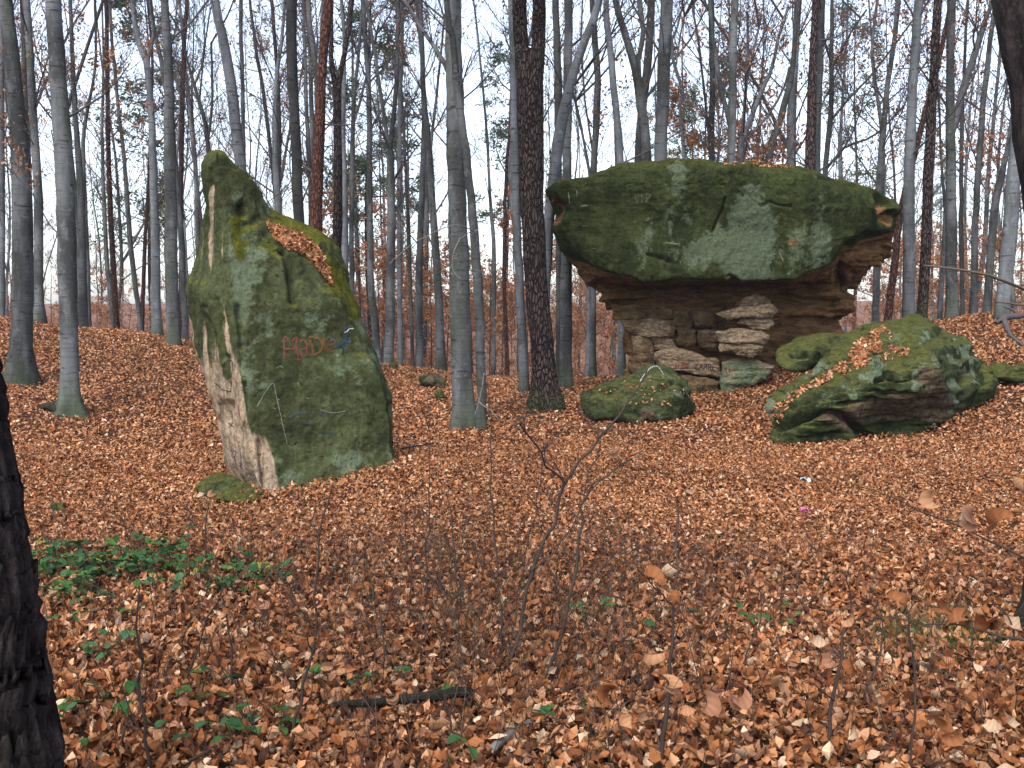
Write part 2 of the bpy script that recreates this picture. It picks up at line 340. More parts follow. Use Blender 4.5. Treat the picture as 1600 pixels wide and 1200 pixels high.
def finish_rock(name, G, mat, parent, amp, freq, carves, zonef, seed, strata=0.0, fine=0.0, smooth=True, dispf=None):
    nv, nu, _ = G.shape
    N = gnormals(G); P = G.reshape(-1, 3)
    d = amp * (0.75 * fbm(P * freq, seed, 5, 0.5)) + amp * 0.9 * np.abs(fbm(P * freq * 0.6, seed + 9, 3)) - amp * 0.4
    if strata:
        q = P * np.array([0.6, 0.6, 5.0]); d = d + strata * fbm(q, seed + 20, 4, 0.6)
    if fine: d = d + fine * np.abs(fbm(P * 7.0, seed + 40, 4, 0.6)) - fine * 0.5 * np.maximum(0, fbm(P * 16.0, seed + 50, 2))
    px, py = proj(P); Nf = N.reshape(-1, 3)
    face = sstep(-(Nf * (P - np.array([0, 0, CAMZ]))).sum(1) / np.linalg.norm(P - np.array([0, 0, CAMZ]), axis=1), -0.15, 0.15)
    if dispf is not None: d = d + dispf(px, py, P)
    for pl, w, dep in carves:
        wob = 1 + 0.35 * fbm(P * 5, seed + 31, 2)
        d = d - dep * face * np.exp(-(seg_dist(px, py, pl) / (w * wob)) ** 2)
    P = P + Nf * d[:, None]; G = P.reshape(nv, nu, 3); N = gnormals(G).reshape(-1, 3)
    F = gridF(nv, nu, True)
    z = zonef(px, py, N, P) if zonef else np.zeros((len(P), 3))
    o = mk(name, P, F, mat, parent, zone=np.clip(z, 0, 1), smooth=smooth)
    bvh = BVHTree.FromPolygons(P.tolist(), F.tolist())
    return o, bvh
def loft(rows, nu, nv, au, av, uw=None):
    R = np.array(rows, float); K = R.shape[1]
    Rw = np.concatenate([R[:, -2:], R, R[:, :3]], 1)      # periodic pad
    uw = np.ones(K) if uw is None else np.array(uw, float)
    kk = np.concatenate([[0], np.cumsum(uw)]); kk /= kk[-1]
    u = np.interp(np.arange(nu) / nu, kk, np.arange(K + 1)) + 2
    A = cr_interp(np.swapaxes(Rw, 0, 1), u, au)            # nu, rows, 3
    A = np.swapaxes(A, 0, 1)
    step = np.concatenate([[0], np.cumsum(np.linalg.norm(np.diff(R, axis=0), axis=-1).mean(1))]); step /= step[-1]
    v = np.interp(np.linspace(0, 1, nv), step, np.arange(len(R)))
    return cr_interp(A, v, av)
def close_top(G, up=0.06, k=7):
    c = G[-1].mean(0); out = [G]
    for s in np.linspace(0.88, 0.0, k):
        out.append((c + (G[-1] - c) * s + np.array([0, 0, up * (1 - s * s)]))[None])
    return np.concatenate(out, 0)
def relief_rock(name, outline, ctrl, c, er, bt, mat, parent, nu, ns, amp, freq, carves=(), zonef=None, seed=0, strata=0.0, fine=0.008, round_=0.55, smooth=True):
    O = np.array(outline, float); n = len(O); Ow = np.concatenate([O[-2:], O, O[:3]])
    seg = np.linalg.norm(np.roll(O, -1, 0) - O, axis=1); kk = np.concatenate([[0], np.cumsum(seg)]); kk /= kk[-1]
    ol = cr_interp(Ow, np.interp(np.arange(nu) / nu, kk, np.arange(n + 1)) + 2, round_)
    c = np.array(c, float)
    ctrl = np.array(ctrl, float); f = TPS(ctrl[:, :2] - c, ctrl[:, 2], 1e-4)
    rings = []
    for s in np.concatenate([np.linspace(0.0, 0.9, ns), [0.95, 0.985, 1.0]]):
        p = c + (ol - c) * s; rings.append(at(p[:, 0], p[:, 1], f(p - c) + er * s ** 10))
    ye = f(ol - c) + er
    for th in np.linspace(0.15, math.pi / 2, max(5, ns // 3)):
        s = math.cos(th); p = c + (ol - c) * s; rings.append(at(p[:, 0], p[:, 1], ye * s + (f(c[None] - c)[0] + er) * (1 - s) + bt * math.sin(th)))
    return finish_rock(name, np.array(rings), mat, parent, amp, freq, list(carves), zonef, seed, strata, fine, smooth)
# ------------------------------------------------------------------ leaves (shared helper)
LEAF_PAL = np.array([(0.445, 0.232, 0.120), (0.375, 0.168, 0.074), (0.305, 0.118, 0.045), (0.23, 0.081, 0.030), (0.145, 0.052, 0.022), (0.075, 0.032, 0.018), (0.54, 0.37, 0.24), (0.32, 0.152, 0.088)])
LEAF_WN = np.array([0.17, 0.17, 0.19, 0.16, 0.13, 0.09, 0.05, 0.04])  # near litter: more dark leaves, putting understory shade into the colour
LEAF_W = np.array([0.17, 0.20, 0.20, 0.15, 0.12, 0.07, 0.05, 0.04])
def leaf_template(rows, roll, fold, rip=0.05):
    """beech leaf along x, length 1, rolled along its length and folded at the midrib; rows = stations between stem and tip"""
    V = [(0.0, 0.0, 0.0)]; T = []
    for x in np.linspace(0, 1, rows + 2)[1:-1]:
        w = 0.285 * math.sin(math.pi * x ** 0.9) ** 0.95; rip = abs(rip) * (1 if len(V) % 2 else -1) if rows > 4 else rip
        V += [(x, -w, fold * w + rip * math.sin(9 * x)), (x, 0, 0), (x, w, fold * w + rip * math.cos(8 * x))]
    V.append((1.0, 0.0, 0.0)); n = len(V)
    T += [(0, 1, 2), (0, 2, 3)]
    for k in range(rows - 1):
        a = 1 + 3 * k
        T += [(a, a + 3, a + 4), (a, a + 4, a + 1), (a + 1, a + 4, a + 5), (a + 1, a + 5, a + 2)]
    a = 1 + 3 * (rows - 1); T += [(a, n - 1, a + 1), (a + 1, n - 1, a + 2)]
    V = np.array(V)
    if abs(roll) > 1e-3:
        th = (V[:, 0] - 0.5) * roll; r = 1.0 / roll; V = np.stack([np.sin(th) * (r + -V[:, 2]), V[:, 1], r - np.cos(th) * (r - V[:, 2])], 1)
    else: V = V - np.array([0.5, 0, 0])
    return V, np.array(T)
def quad_template(fold):
    return np.array([(-0.5, 0, 0.06), (0.02, -0.33, fold * 0.33), (0.5, 0, 0.06), (0.02, 0.33, fold * 0.33)]), np.array([(0, 1, 2), (0, 2, 3)])
def scatter_leaves(rng, P, size, tilt, tmpl, gradx=None, grady=None, nrm=None, pal=LEAF_PAL, palw=LEAF_W):
    """P (n,3) centres -> V, tri faces, colours"""
    n = len(P); Vs, Fs, Cs = [], [], []; off = 0
    which = rng.integers(0, len(tmpl), n)
    for k, (TV, TF) in enumerate(tmpl):
        ix = np.nonzero(which == k)[0]; m = len(ix)
        if not m: continue
        yaw = rng.uniform(0, 2 * math.pi, m); tx = rng.normal(0, tilt, m); ty = rng.normal(0, tilt, m)
        flip = np.where(rng.random(m) < 0.35, -1.0, 1.0)
        sz = size * rng.uniform(0.6, 1.35, m)
        v = TV[None] * np.stack([sz, sz * rng.uniform(0.6, 1.15, m), sz * flip * rng.uniform(0.3, 1.5, m)], -1)[:, None, :]
        cx_, sx_ = np.cos(tx)[:, None], np.sin(tx)[:, None]
        y = v[..., 1] * cx_ - v[..., 2] * sx_; z = v[..., 1] * sx_ + v[..., 2] * cx_; x = v[..., 0]
        cy_, sy_ = np.cos(ty)[:, None], np.sin(ty)[:, None]
        x, z = x * cy_ + z * sy_, -x * sy_ + z * cy_
        ca, sa = np.cos(yaw)[:, None], np.sin(yaw)[:, None]
        x, y = x * ca - y * sa, x * sa + y * ca
        if nrm is not None:
            nn = nrm[ix]; a = np.where(np.abs(nn[:, 2:3]) < 0.9, np.array([[0, 0, 1.0]]), np.array([[1.0, 0, 0]]))
            t1 = np.cross(nn, a); t1 /= np.linalg.norm(t1, axis=1, keepdims=True); t2 = np.cross(nn, t1)
            w = x[..., None] * t1[:, None] + y[..., None] * t2[:, None] + z[..., None] * nn[:, None]
        else:
            if gradx is not None: z = z + gradx[ix][:, None] * x + grady[ix][:, None] * y
            w = np.stack([x, y, z], -1)
        w = w + P[ix][:, None]
        Vs.append(w.reshape(-1, 3)); Fs.append((TF[None] + (np.arange(m) * len(TV))[:, None, None]).reshape(-1, 3) + off); off += m * len(TV)
        c = pal[rng.choice(len(pal), m, p=palw / palw.sum())] * rng.uniform(0.7, 1.2, (m, 1)) * (0.98 + 0.15 * fbm(P[ix] * 0.8, 66, 3))[:, None]
        Cs.append(np.repeat(c, len(TV), 0))
    return np.concatenate(Vs), np.concatenate(Fs), np.concatenate(Cs)
def in_poly(x, y, poly):
    r = np.zeros(len(x), bool); n = len(poly)
    for i in range(n):
        (x1, y1), (x2, y2) = poly[i], poly[(i + 1) % n]
        c = ((y1 > y) != (y2 > y)); r ^= c & (x < (x2 - x1) * (y - y1) / (y2 - y1 + 1e-12) + x1)
    return r
CAMV = Vector((0, 0, CAMZ))
def cast(bvh, px, py):
    d = Vector(at(px, py, 10.0)) - CAMV
    h, n, i, dist = bvh.ray_cast(CAMV, d.normalized())
    return h, n
def leaf_patch(name, label, bvh, poly, n, size, seed, keep=0.0, thin=False):
    """fallen leaves that lie on a rock, over the area that poly outlines"""
    rng = np.random.default_rng(seed); pl = np.array(poly, float)
    lo, hi = pl.min(0), pl.max(0); P, N = [], []
    q = rng.uniform(lo, hi, (n * 6, 2)); q = q[in_poly(q[:, 0], q[:, 1], poly)][:n]
    for x, y in q:
        h, nr = cast(bvh, x, y)
        if h is None: continue
        nr = np.array(nr); nr = nr if nr[2] > 0 else -nr
        if nr[2] < keep or (thin and rng.random() < sstep(np.array(float(fbm(np.array([[x * .06, y * .09, seed]]), 12, 3)[0])), -.1, .35)): continue
        P.append(np.array(h) + nr * rng.uniform(0.004, 0.03)); N.append(nr)
    V, F, C = scatter_leaves(rng, np.array(P), size, 0.45, [quad_template(0.5), quad_template(-0.3)], nrm=np.array(N))
    o = mk(name, V, F, M['leaf'], None, col=C, smooth=False)
    return tag(o, label, 'leaves', None, 'stuff')
def strokes(name, parent, bvh, lines, color, w, off=0.004, var=0.3):
    """painted or scratched lines that follow the rock's surface"""
    V, F = [], []
    for pl in lines:
        pl = np.array(pl, float); L = np.linalg.norm(np.diff(pl, axis=0), axis=1); tt = np.concatenate([[0], np.cumsum(L)])
        s = np.linspace(0, tt[-1], max(3, int(tt[-1] / 1.6) + 1))
        if len(pl) > 2:
            k = np.interp(s, tt, np.arange(len(pl))); Q = cr_interp(pl, k, 0.8)
        else: Q = np.stack([np.interp(s, tt, pl[:, 0]), np.interp(s, tt, pl[:, 1])], 1)
        prev = None; T = np.gradient(Q, axis=0)
        for (x, y), tg in zip(Q, T):
            h, nr = cast(bvh, x, y)
            if h is None: prev = None; continue
            nr = np.array(nr); view = np.array(h) - np.array(CAMV)
            if nr @ view > 0: nr = -nr
            side = at(x - tg[1], y + tg[0], h[1]) - at(x, y, h[1]); side -= nr * (side @ nr); side /= np.linalg.norm(side) + 1e-9
            ww = w * 0.5 * h[1] / FPX * (1 + var * math.sin(x * 0.9 + y * 0.53))
            p = np.array(h) + nr * off; V += [p - side * ww, p + side * ww]
            if prev is not None: F.append((prev, prev + 1, len(V) - 1, len(V) - 2))
            prev = len(V) - 2
    o = mk(name, np.array(V), np.array(F), color, parent)
    if len(lines) > 1 and not name.endswith('letter'): o['kind'] = 'stuff'
    return o
def worn(name, c):
    t = NT(name); v = t.obj(); n = t.noise(v, 16, 6, 0.75); n2 = t.noise(v, 60, 3, 0.7)
    f = t.ss(t.math('ADD', t.math('MULTIPLY', n, 0.7), t.math('MULTIPLY', n2, 0.3)), 0.40, 0.58)
    return t.fin(t.mix(f, c, tuple(0.6 * a + 0.4 * b for a, b in zip(c, (0.055, 0.062, 0.032)))), 0.9)
PAINT = {k: worn('paint_' + k, c) for k, c in dict(red=(0.100, 0.022, 0.022), orange=(0.088, 0.036, 0.010), brown=(0.070, 0.026, 0.012), blue=(0.007, 0.027, 0.055),
        white=(0.27, 0.28, 0.28), black=(0.012, 0.01, 0.012), violet=(0.08, 0.05, 0.10), scratch=(0.105, 0.12, 0.085), faint=(0.055, 0.065, 0.035), darkblue=(0.018, 0.028, 0.034), bone=(0.13, 0.125, 0.09)).items()}
GL = {'A': [[(0, 1), (.4, 0), (.8, 1)], [(.2, .6), (.65, .6)]], 'C': [[(.8, .1), (.4, 0), (.05, .5), (.4, 1), (.8, .9)]], 'H': [[(0, 0), (0, 1)], [(.7, 0), (.7, 1)], [(0, .5), (.7, .5)]],
      'R': [[(0, 1), (0, 0), (.5, 0), (.7, .25), (.5, .5), (0, .5)], [(.35, .5), (.7, 1)]], 'E': [[(.7, 0), (0, 0), (0, 1), (.7, 1)], [(0, .5), (.55, .5)]], 'P': [[(0, 1), (0, 0), (.5, 0), (.65, .3), (0, .55)]],
      'V': [[(0, 0), (.35, 1), (.7, 0)]], 'I': [[(.2, 0), (.2, 1)]], 'K': [[(0, 0), (0, 1)], [(.7, 0), (0, .5), (.7, 1)]], 'N': [[(0, 1), (0, 0), (.7, 1), (.7, 0)]],
      'a': [[(.6, .4), (.3, .35), (0, .7), (.3, 1), (.6, .8)], [(.6, .4), (.62, 1)]], 'e': [[(0, .7), (.6, .65), (.3, .35), (0, .7), (.3, 1), (.6, .9)]], 'l': [[(.2, 0), (.2, 1)]], 'r': [[(.1, .35), (.1, 1)], [(.1, .55), (.5, .35)]],
      'd': [[(.6, 0), (.6, 1)], [(.6, .5), (.2, .45), (0, .75), (.2, 1), (.6, .9)]]}
def text(s, x, y, h, w=None):
    w = w or h * 0.8; out = []
    for k, ch in enumerate(s):
        for pl in GL.get(ch, []): out.append([(x + k * w * 1.15 + a * w, y + b * h) for a, b in pl])
    return out

# ------------------------------------------------------------------ the standing rock on the left
rt = [  # py, left, edge, front right, right rim, back right; depths of edge / left / right
    (815, 386, 424, 618, 622, 616, 9.50), (778, 379, 412, 618, 622, 616, 9.52), (740, 363, 396, 616, 621, 612, 9.55), (700, 349, 389, 613, 618, 608, 9.6), (650, 335, 384, 607, 613, 602, 9.62),
    (600, 320, 378, 594, 604, 592, 9.65), (550, 308, 370, 570, 583, 576, 9.68), (500, 300, 364, 546, 564, 560, 9.7), (475, 294, 362, 530, 554, 556, 9.7), (455, 289, 360, 514, 543, 550, 9.72),
    (430, 300, 358, 496, 529, 545, 9.75), (394, 311, 355, 472, 516, 535, 9.78), (380, 312, 354, 448, 504, 524, 9.8), (366, 314, 353, 424, 478, 508, 9.82), (345, 316, 350, 405, 432, 466, 9.86), (325, 318, 348, 397, 411, 420, 9.9),
    (300, 318, 345, 386, 399, 403, 9.95), (275, 315, 340, 370, 380, 382, 9.98), (258, 315, 335, 357, 366, 366, 9.98), (247, 318, 333, 351, 357, 356, 9.98), (240, 322, 334, 346, 350, 350, 10.0), (236, 327, 334, 341, 344, 344, 10.05)]
rows = []
for y, xl, xe, xf, xr, xb, ye in rt:
    k = sstep(np.array(float(y)), 240, 420); dl = 0.12 + 0.62 * k; dr = 0.08 + 0.30 * k; db = 0.28 + 1.15 * k
    m = lambda a, b, f: a + (b - a) * f
    pts = [(xl, y, ye + dl), (m(xl, xe, .45), y, ye + dl * .42), (m(xl, xe, .93), y, ye + .02), (xe + 4, y, ye), (m(xe, xf, .35), y, ye + dr * .30), (m(xe, xf, .7), y, ye + dr * .62), (xf, y, ye + dr), (xr, y, ye + dr + .28 * k + .06),
           (xb, y, ye + db * .8), (m(xl, xb, .55), y, ye + db), (xl + 12, y, ye + db * .85)]
    rows.append([at(*p) for p in pts])
G = close_top(loft(rows, 380, 280, 0.3, 0.75, [1.2, 1.2, .4, 1.6, 1.7, 1.6, .8, 1, 1, 1, 1]), 0.012)
def zl(px, py, N, P):
    xe = np.interp(py, [r[0] for r in rt][::-1], [r[2] for r in rt][::-1]); xl = np.interp(py, [r[0] for r in rt][::-1], [r[1] for r in rt][::-1])
    left = sstep(xe + 3 - px, -3, 8); n = fbm(P * np.array([7, 7, 0.8]), 3, 3)
    bump = np.where(py > 640, sstep(np.array(425) - px + (py - 700) * .25, -8, 12) * sstep(py, 640, 720), 0)
    tan = left * np.clip(0.10 + 0.9 * sstep(py, 500, 660) + 0.38 * n, 0, 1) + 0.9 * bump + 0.9 * np.exp(-((px - 331) / 5) ** 2) * sstep(py, 275, 300) * (1 - sstep(py, 380, 460))
    tan = tan + 0.55 * left * np.exp(-((px - xe + 14) / 8) ** 2) * sstep(py, 430, 520)
    moss = np.clip(sstep(N[:, 2], 0.3, 0.8) * 0.75, 0, 1) + 0.8 * np.exp(-(seg_dist(px, py, [(512, 405), (540, 450), (558, 490)]) / 13) ** 2)
    moss = moss + 0.62 * np.exp(-(seg_dist(px, py, [(372, 335), (368, 365), (378, 400)]) / 14) ** 2) + 0.5 * left * (1 - sstep(py, 480, 640)) * (0.55 + 0.5 * n) + 0.3 * np.exp(-(seg_dist(px, py, [(440, 640), (445, 720)]) / 12) ** 2)
    lich = (1 - left) * (0.42 + 0.42 * fbm(P * 1.9, 41, 4)) - 0.15 * sstep(py, 560, 660)
    return np.stack([tan, moss * (1 - 0.7 * tan), lich], 1)
carv = [([(446, 388), (452, 420), (458, 470)], 6, 0.10), ([(470, 400), (500, 412)], 5, 0.02), ([(379, 322), (381, 332)], 8, 0.10), ([(398, 345), (380, 352)], 7, 0.05), ([(420, 370), (440, 392)], 10, 0.05),
        ([(372, 480), (378, 540)], 6, 0.06), ([(352, 560), (358, 640)], 6, 0.05), ([(383, 600), (388, 690), (394, 770)], 5, 0.05), ([(322, 480), (335, 560), (350, 660)], 4, 0.035), ([(338, 470), (346, 560)], 4, 0.03),
        ([(352, 635), (355, 665)], 8, 0.06), ([(405, 690), (412, 775)], 5, 0.05), ([(330, 265), (332, 330)], 3, 0.02), ([(391, 540), (400, 560)], 6, 0.03), ([(560, 610), (610, 640)], 7, 0.02)]
base = at(470, 765, 10.0)
lr = thing('standing_rock', 'tall leaning green sandstone rock with pointed top and red graffiti, on the left', 'rock', base)
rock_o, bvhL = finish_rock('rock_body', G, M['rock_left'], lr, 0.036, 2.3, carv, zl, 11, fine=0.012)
fl, _ = relief_rock('flake', [(352, 262), (362, 256), (372, 264), (386, 290), (394, 304), (411, 346), (400, 352), (384, 330), (368, 300)], [(352, 262, 10.2), (411, 346, 10.3), (384, 300, 10.2), (372, 264, 10.25), (386, 290, 10.3)], (378, 302), 0.08, 0.2, M['rock_left'], lr, 60, 8, 0.02, 4, seed=5,
                    zonef=lambda px, py, N, P: np.stack([px * 0, 0.3 + 0 * px, px * 0], 1))
sc8 = lambda L: [[(400 + x / 8, 490 + y / 8) for x, y in pl] for pl in L]
for nm, w_, LL in (('red', 2.9, [[(345, 290), (350, 420), (355, 565)], [(345, 310), (372, 290), (398, 322)], [(355, 438), (430, 440), (505, 428)], [(455, 350), (478, 312), (512, 295), (500, 400), (518, 480), (528, 570)], [(490, 580), (525, 575), (562, 572)]]), ('red', 2.9, [[(548, 350), (595, 322), (630, 370), (636, 500)], [(630, 430), (572, 450), (555, 500), (585, 535), (640, 512)]]),
        ('orange', 3.0, [[(655, 300), (700, 290), (748, 292)], [(672, 330), (700, 400), (716, 500), (738, 520)], [(725, 305), (800, 315), (832, 375), (820, 450), (760, 500), (650, 522)], [(660, 375), (710, 390)]]), ('brown', 3.0, [[(838, 285), (850, 350), (866, 440), (858, 465)]]), ('brown', 3.0, [[(890, 395), (960, 385), (1000, 352), (960, 325), (900, 362), (885, 420), (925, 462), (1005, 478)]]),
        ('blue', 3.2, [[(958, 300), (1010, 372), (1062, 385), (1112, 440), (1120, 490)], [(1000, 430), (1060, 385), (1110, 330), (1098, 245), (1110, 190), (1150, 165), (1182, 188)]]), ('blue', 3.2, [[(1132, 290), (1120, 340), (1150, 362), (1192, 340)]])):
    strokes('painted_letter', lr, bvhL, sc8(LL), PAINT[nm], w_)
strokes('white_highlight', lr, bvhL, sc8([[(1098, 238), (1140, 222), (1160, 196), (1212, 190)]]), PAINT['white'], 1.6, 0.008)
strokes('scratched_lines', lr, bvhL, [[(402, 635), (415, 612), (427, 599), (433, 625), (441, 660), (449, 693)], [(432, 622), (437, 625)], [(426, 637), (431, 639)], [(465, 597), (468, 605)], [(531, 620), (533, 623)], [(553, 680), (557, 682)], [(478, 622), (483, 623)], [(432, 575), (438, 572), (442, 575)], [(500, 640), (520, 645), (540, 642)]], PAINT['scratch'], 1.3)
strokes('faded_blue_paint', lr, bvhL, [[(452, 652), (465, 646), (482, 646)], [(498, 645), (508, 650)], [(470, 660), (492, 662)], [(500, 675), (520, 678)]], PAINT['darkblue'], 3.5)
strokes('black_marks', lr, bvhL, [[(350, 589), (349, 575), (352, 567), (359, 563), (364, 567), (362, 590), (361, 611)], [(335, 598), (342, 603), (348, 609), (361, 612)], [(357, 661), (366, 668)], [(358, 668), (365, 660)]], PAINT['black'], 1.5)
strokes('red_marks', lr, bvhL, [[(373, 632), (374, 645), (376, 655)], [(338, 667), (342, 682), (347, 695)]], PAINT['red'], 2.4)
strokes('violet_marks', lr, bvhL, [[(360, 704), (370, 706), (366, 716), (372, 728)], [(375, 704), (377, 716), (376, 730)]], PAINT['violet'], 2.5)
leaf_patch('leaf_drift', 'brown leaves caught on the sloping ledge of the standing rock', bvhL, [(413, 345), (440, 356), (470, 366), (495, 385), (508, 410), (520, 450), (500, 425), (478, 398), (450, 388), (432, 375)], 1000, 0.055, 61, 0.0)
slab = thing('mossy_slab', 'flat green mossy slab at the foot of the standing rock', 'rock', at(350, 770, 9.6))
_, bvhS = relief_rock('slab', [(302, 764), (318, 750), (340, 738), (362, 742), (400, 765), (425, 778), (400, 785), (365, 784), (330, 779)], [(302, 764, 9.45), (345, 738, 9.75), (425, 778, 9.3), (365, 784, 9.1), (330, 779, 9.2), (360, 760, 9.4)], (360, 764), 0.05, 0.3, M['rock_moss'], slab, 90, 14, 0.02, 4, seed=8,
                      zonef=lambda px, py, N, P: np.stack([0.2 + 0 * px, 0.6 + 0.2 * fbm(P * 4, 4, 2), px * 0], 1))

# ------------------------------------------------------------------ the mushroom rock on the right
def caprow(y, xl, xr, yf, dl=0.75, dr=0.85):
    w = xr - xl; yb = 19.3
    return [(xl, y, yf + dl), (xl + .03 * w, y, yf + .12), (xl + .25 * w, y, yf), (xl + .48 * w, y, yf - .05), (xl + .72 * w, y, yf), (xr - .085 * w, y, yf + .14), (xr - .06 * w, y, yf + .30), (xr, y, yf + dr), (xr - .1 * w, y, yb - .3), (xl + .5 * w, y, yb), (xl + .1 * w, y, yb - .3)]
B3 = lambda xr, xl, y, yb: [(xr, y, yb - .3), (1130, y, yb), (xl, y, yb - .3)]
crow = [
    [(982, 660, 17.5), (990, 660, 17.3), (1030, 660, 17.25), (1110, 660, 17.45), (1200, 660, 17.9), (1270, 660, 17.9), (1280, 660, 18.0), (1292, 660, 18.1)] + B3(1280, 1000, 660, 19.0),
    [(984, 590, 17.5), (992, 590, 17.3), (1030, 590, 17.25), (1110, 590, 17.45), (1200, 580, 17.9), (1275, 575, 17.9), (1285, 570, 18.0), (1296, 565, 18.1)] + B3(1280, 1000, 580, 19.0),
    [(980, 545, 17.5), (990, 545, 17.35), (1030, 545, 17.35), (1110, 545, 17.5), (1200, 540, 17.95), (1280, 535, 17.9), (1292, 530, 18.0), (1304, 525, 18.1)] + B3(1290, 1000, 540, 19.0),
    [(972, 510, 17.5), (982, 510, 17.38), (1030, 512, 17.4), (1110, 510, 17.55), (1200, 508, 18.0), (1290, 506, 17.9), (1304, 503, 17.95), (1318, 500, 18.0)] + B3(1300, 1000, 508, 19.0),
    [(958, 486, 17.5), (972, 490, 17.38), (1020, 492, 17.35), (1110, 490, 17.5), (1220, 486, 17.9), (1300, 482, 17.75), (1313, 480, 17.75), (1328, 477, 17.8)] + B3(1300, 990, 484, 19.1),
    [(943, 464, 17.45), (958, 468, 17.45), (1012, 466, 17.6), (1110, 462, 17.7), (1230, 460, 17.85), (1300, 458, 17.75), (1315, 456, 17.7), (1330, 452, 17.75)] + B3(1320, 960, 462, 19.2),
    [(918, 432, 17.25), (940, 446, 17.2), (1002, 450, 17.4), (1110, 447, 17.45), (1232, 449, 17.5), (1312, 432, 17.3), (1335, 420, 17.2), (1352, 428, 17.5)] + B3(1330, 940, 436, 19.3),
    [(893, 406, 17.05), (930, 424, 16.6), (1000, 441, 16.5), (1110, 440, 16.5), (1232, 443, 16.52), (1317, 403, 16.6), (1344, 390, 16.85), (1384, 396, 17.25)] + B3(1355, 905, 412, 19.4),
    [(884, 397, 17.0), (931, 418, 16.42), (1000, 436, 16.22), (1110, 435, 16.18), (1232, 439, 16.22), (1318, 396, 16.45), (1345, 380, 16.75), (1390, 384, 17.2)] + B3(1360, 900, 405, 19.4),
    [(873, 384, 16.95), (905, 400, 16.42), (995, 420, 16.18), (1110, 420, 16.13), (1236, 420, 16.18), (1326, 378, 16.38), (1350, 366, 16.65), (1396, 370, 17.15)] + B3(1365, 895, 395, 19.4),
    caprow(360, 860, 1398, 16.18), caprow(341, 864, 1403, 16.14), caprow(325, 862, 1409, 16.10), caprow(311, 855, 1392, 16.07), caprow(298, 851, 1372, 16.05, .6, .7), caprow(291, 859, 1350, 16.04, .5, .7), caprow(285, 877, 1332, 16.03, .5, .6),
    caprow(278, 913, 1306, 16.03, .5, .6), caprow(270, 934, 1280, 16.03, .4, .5), caprow(264, 953, 1263, 16.05, .4, .4), caprow(260, 968, 1240, 16.09, .4, .4), caprow(256.5, 990, 1150, 16.16, .3, .3), caprow(253.5, 1030, 1108, 16.3, .2, .2)]
rows = [[at(*p) for p in r] for r in crow]
G = close_top(loft(rows, 400, 260, 0.3, 0.45, [1, 1.3, 2, 2, 2, .7, .7, 1.2, 1, 1, 1]), 0.01)
def dc(px, py, P):
    # bedding ledges of the soft layers below the cap
    edge = np.interp(px, [850, 884, 931, 1000, 1110, 1232, 1318, 1345, 1400], [380, 399, 420, 437, 436, 440, 398, 376, 362])
    u = sstep(py - edge, 4, 14); q = P * np.array([.9, .9, 6.5]) + .5 * fbm(P * 1.3, 14, 2)[:, None]
    return u * (0.13 * fbm(q, 71, 3, .5) + 0.05 * np.abs(fbm(P * 3.5, 72, 3)) - 0.03)
def zc(px, py, N, P):
    edge = np.interp(px, [850, 884, 931, 1000, 1110, 1232, 1318, 1345, 1400], [380, 399, 420, 437, 436, 440, 398, 376, 362])
    under = sstep(py - edge + 1.2 * fbm(P * 3, 8, 3), -1.5, 2)
    patch = 0.42 * np.exp(-(seg_dist(px, py, [(1258, 345), (1252, 365), (1235, 375)]) / 9) ** 2) + 0.42 * np.exp(-(seg_dist(px, py, [(1235, 382), (1280, 378), (1320, 380)]) / 6) ** 2) + 0.9 * np.exp(-(seg_dist(px, py, [(868, 315), (875, 330), (868, 345)]) / 9) ** 2)
    hol = 0.9 * np.exp(-(seg_dist(px, py, [(1380, 318), (1390, 345)]) / 12) ** 2)
    tan = np.clip(under + patch + hol, 0, 1)
    moss = 0.75 * sstep(N[:, 2], 0.6, 0.95)
    lich = (0.12 + 0.60 * np.exp(-(((px - 1165) / 95) ** 2 + ((py - 385) / 60) ** 2)) + 0.25 * np.exp(-((px - 1100) / 60) ** 2 - ((py - 400) / 30) ** 2) + 0.25 * np.exp(-((px - 1165) / 25) ** 2) + 0.45 * fbm(P * np.array([1.6, 1.6, 0.7]), 77, 4)) * (1 - under)
    return np.stack([tan, moss * (1 - under), lich], 1)
carv = [([(1133, 310), (1129, 328), (1122, 342), (1113, 362)], 1.8, 0.08), ([(1012, 398), (1030, 403), (1045, 408)], 2.5, 0.10), ([(1045, 410), (1058, 411)], 3, 0.05), ([(1190, 322), (1204, 316), (1218, 321), (1236, 323)], 2, 0.05), ([(1382, 318), (1388, 336)], 11, 0.30),
        ([(872, 318), (868, 335)], 8, 0.16), ([(905, 362), (930, 370)], 9, 0.04), ([(1280, 276), (1310, 282)], 4, 0.12), ([(1140, 432), (1152, 440)], 3, 0.1), ([(1325, 385), (1310, 430), (1322, 455)], 7, 0.18), ([(1350, 300), (1352, 365)], 4, 0.04), ([(1360, 300), (1366, 360)], 2.5, 0.03),
        ([(1215, 470), (1300, 474)], 7, 0.22), ([(950, 470), (1060, 476), (1130, 474)], 4, 0.22), ([(930, 446), (1010, 456), (1150, 452), (1290, 446)], 5, 0.16), ([(1030, 466), (1180, 458), (1260, 455)], 4, 0.12), ([(1230, 500), (1310, 502)], 5, 0.15)]
mr = thing('mushroom_rock', 'huge dark green mushroom-shaped sandstone rock with overhanging cap on a narrow stem', 'rock', at(1120, 610, 17.6))
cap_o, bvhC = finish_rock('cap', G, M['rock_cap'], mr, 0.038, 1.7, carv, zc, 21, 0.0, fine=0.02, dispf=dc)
strokes('carved_letters', mr, bvhC, text('VIP', 992, 303, 14, 8), PAINT['faint'], 1.4)
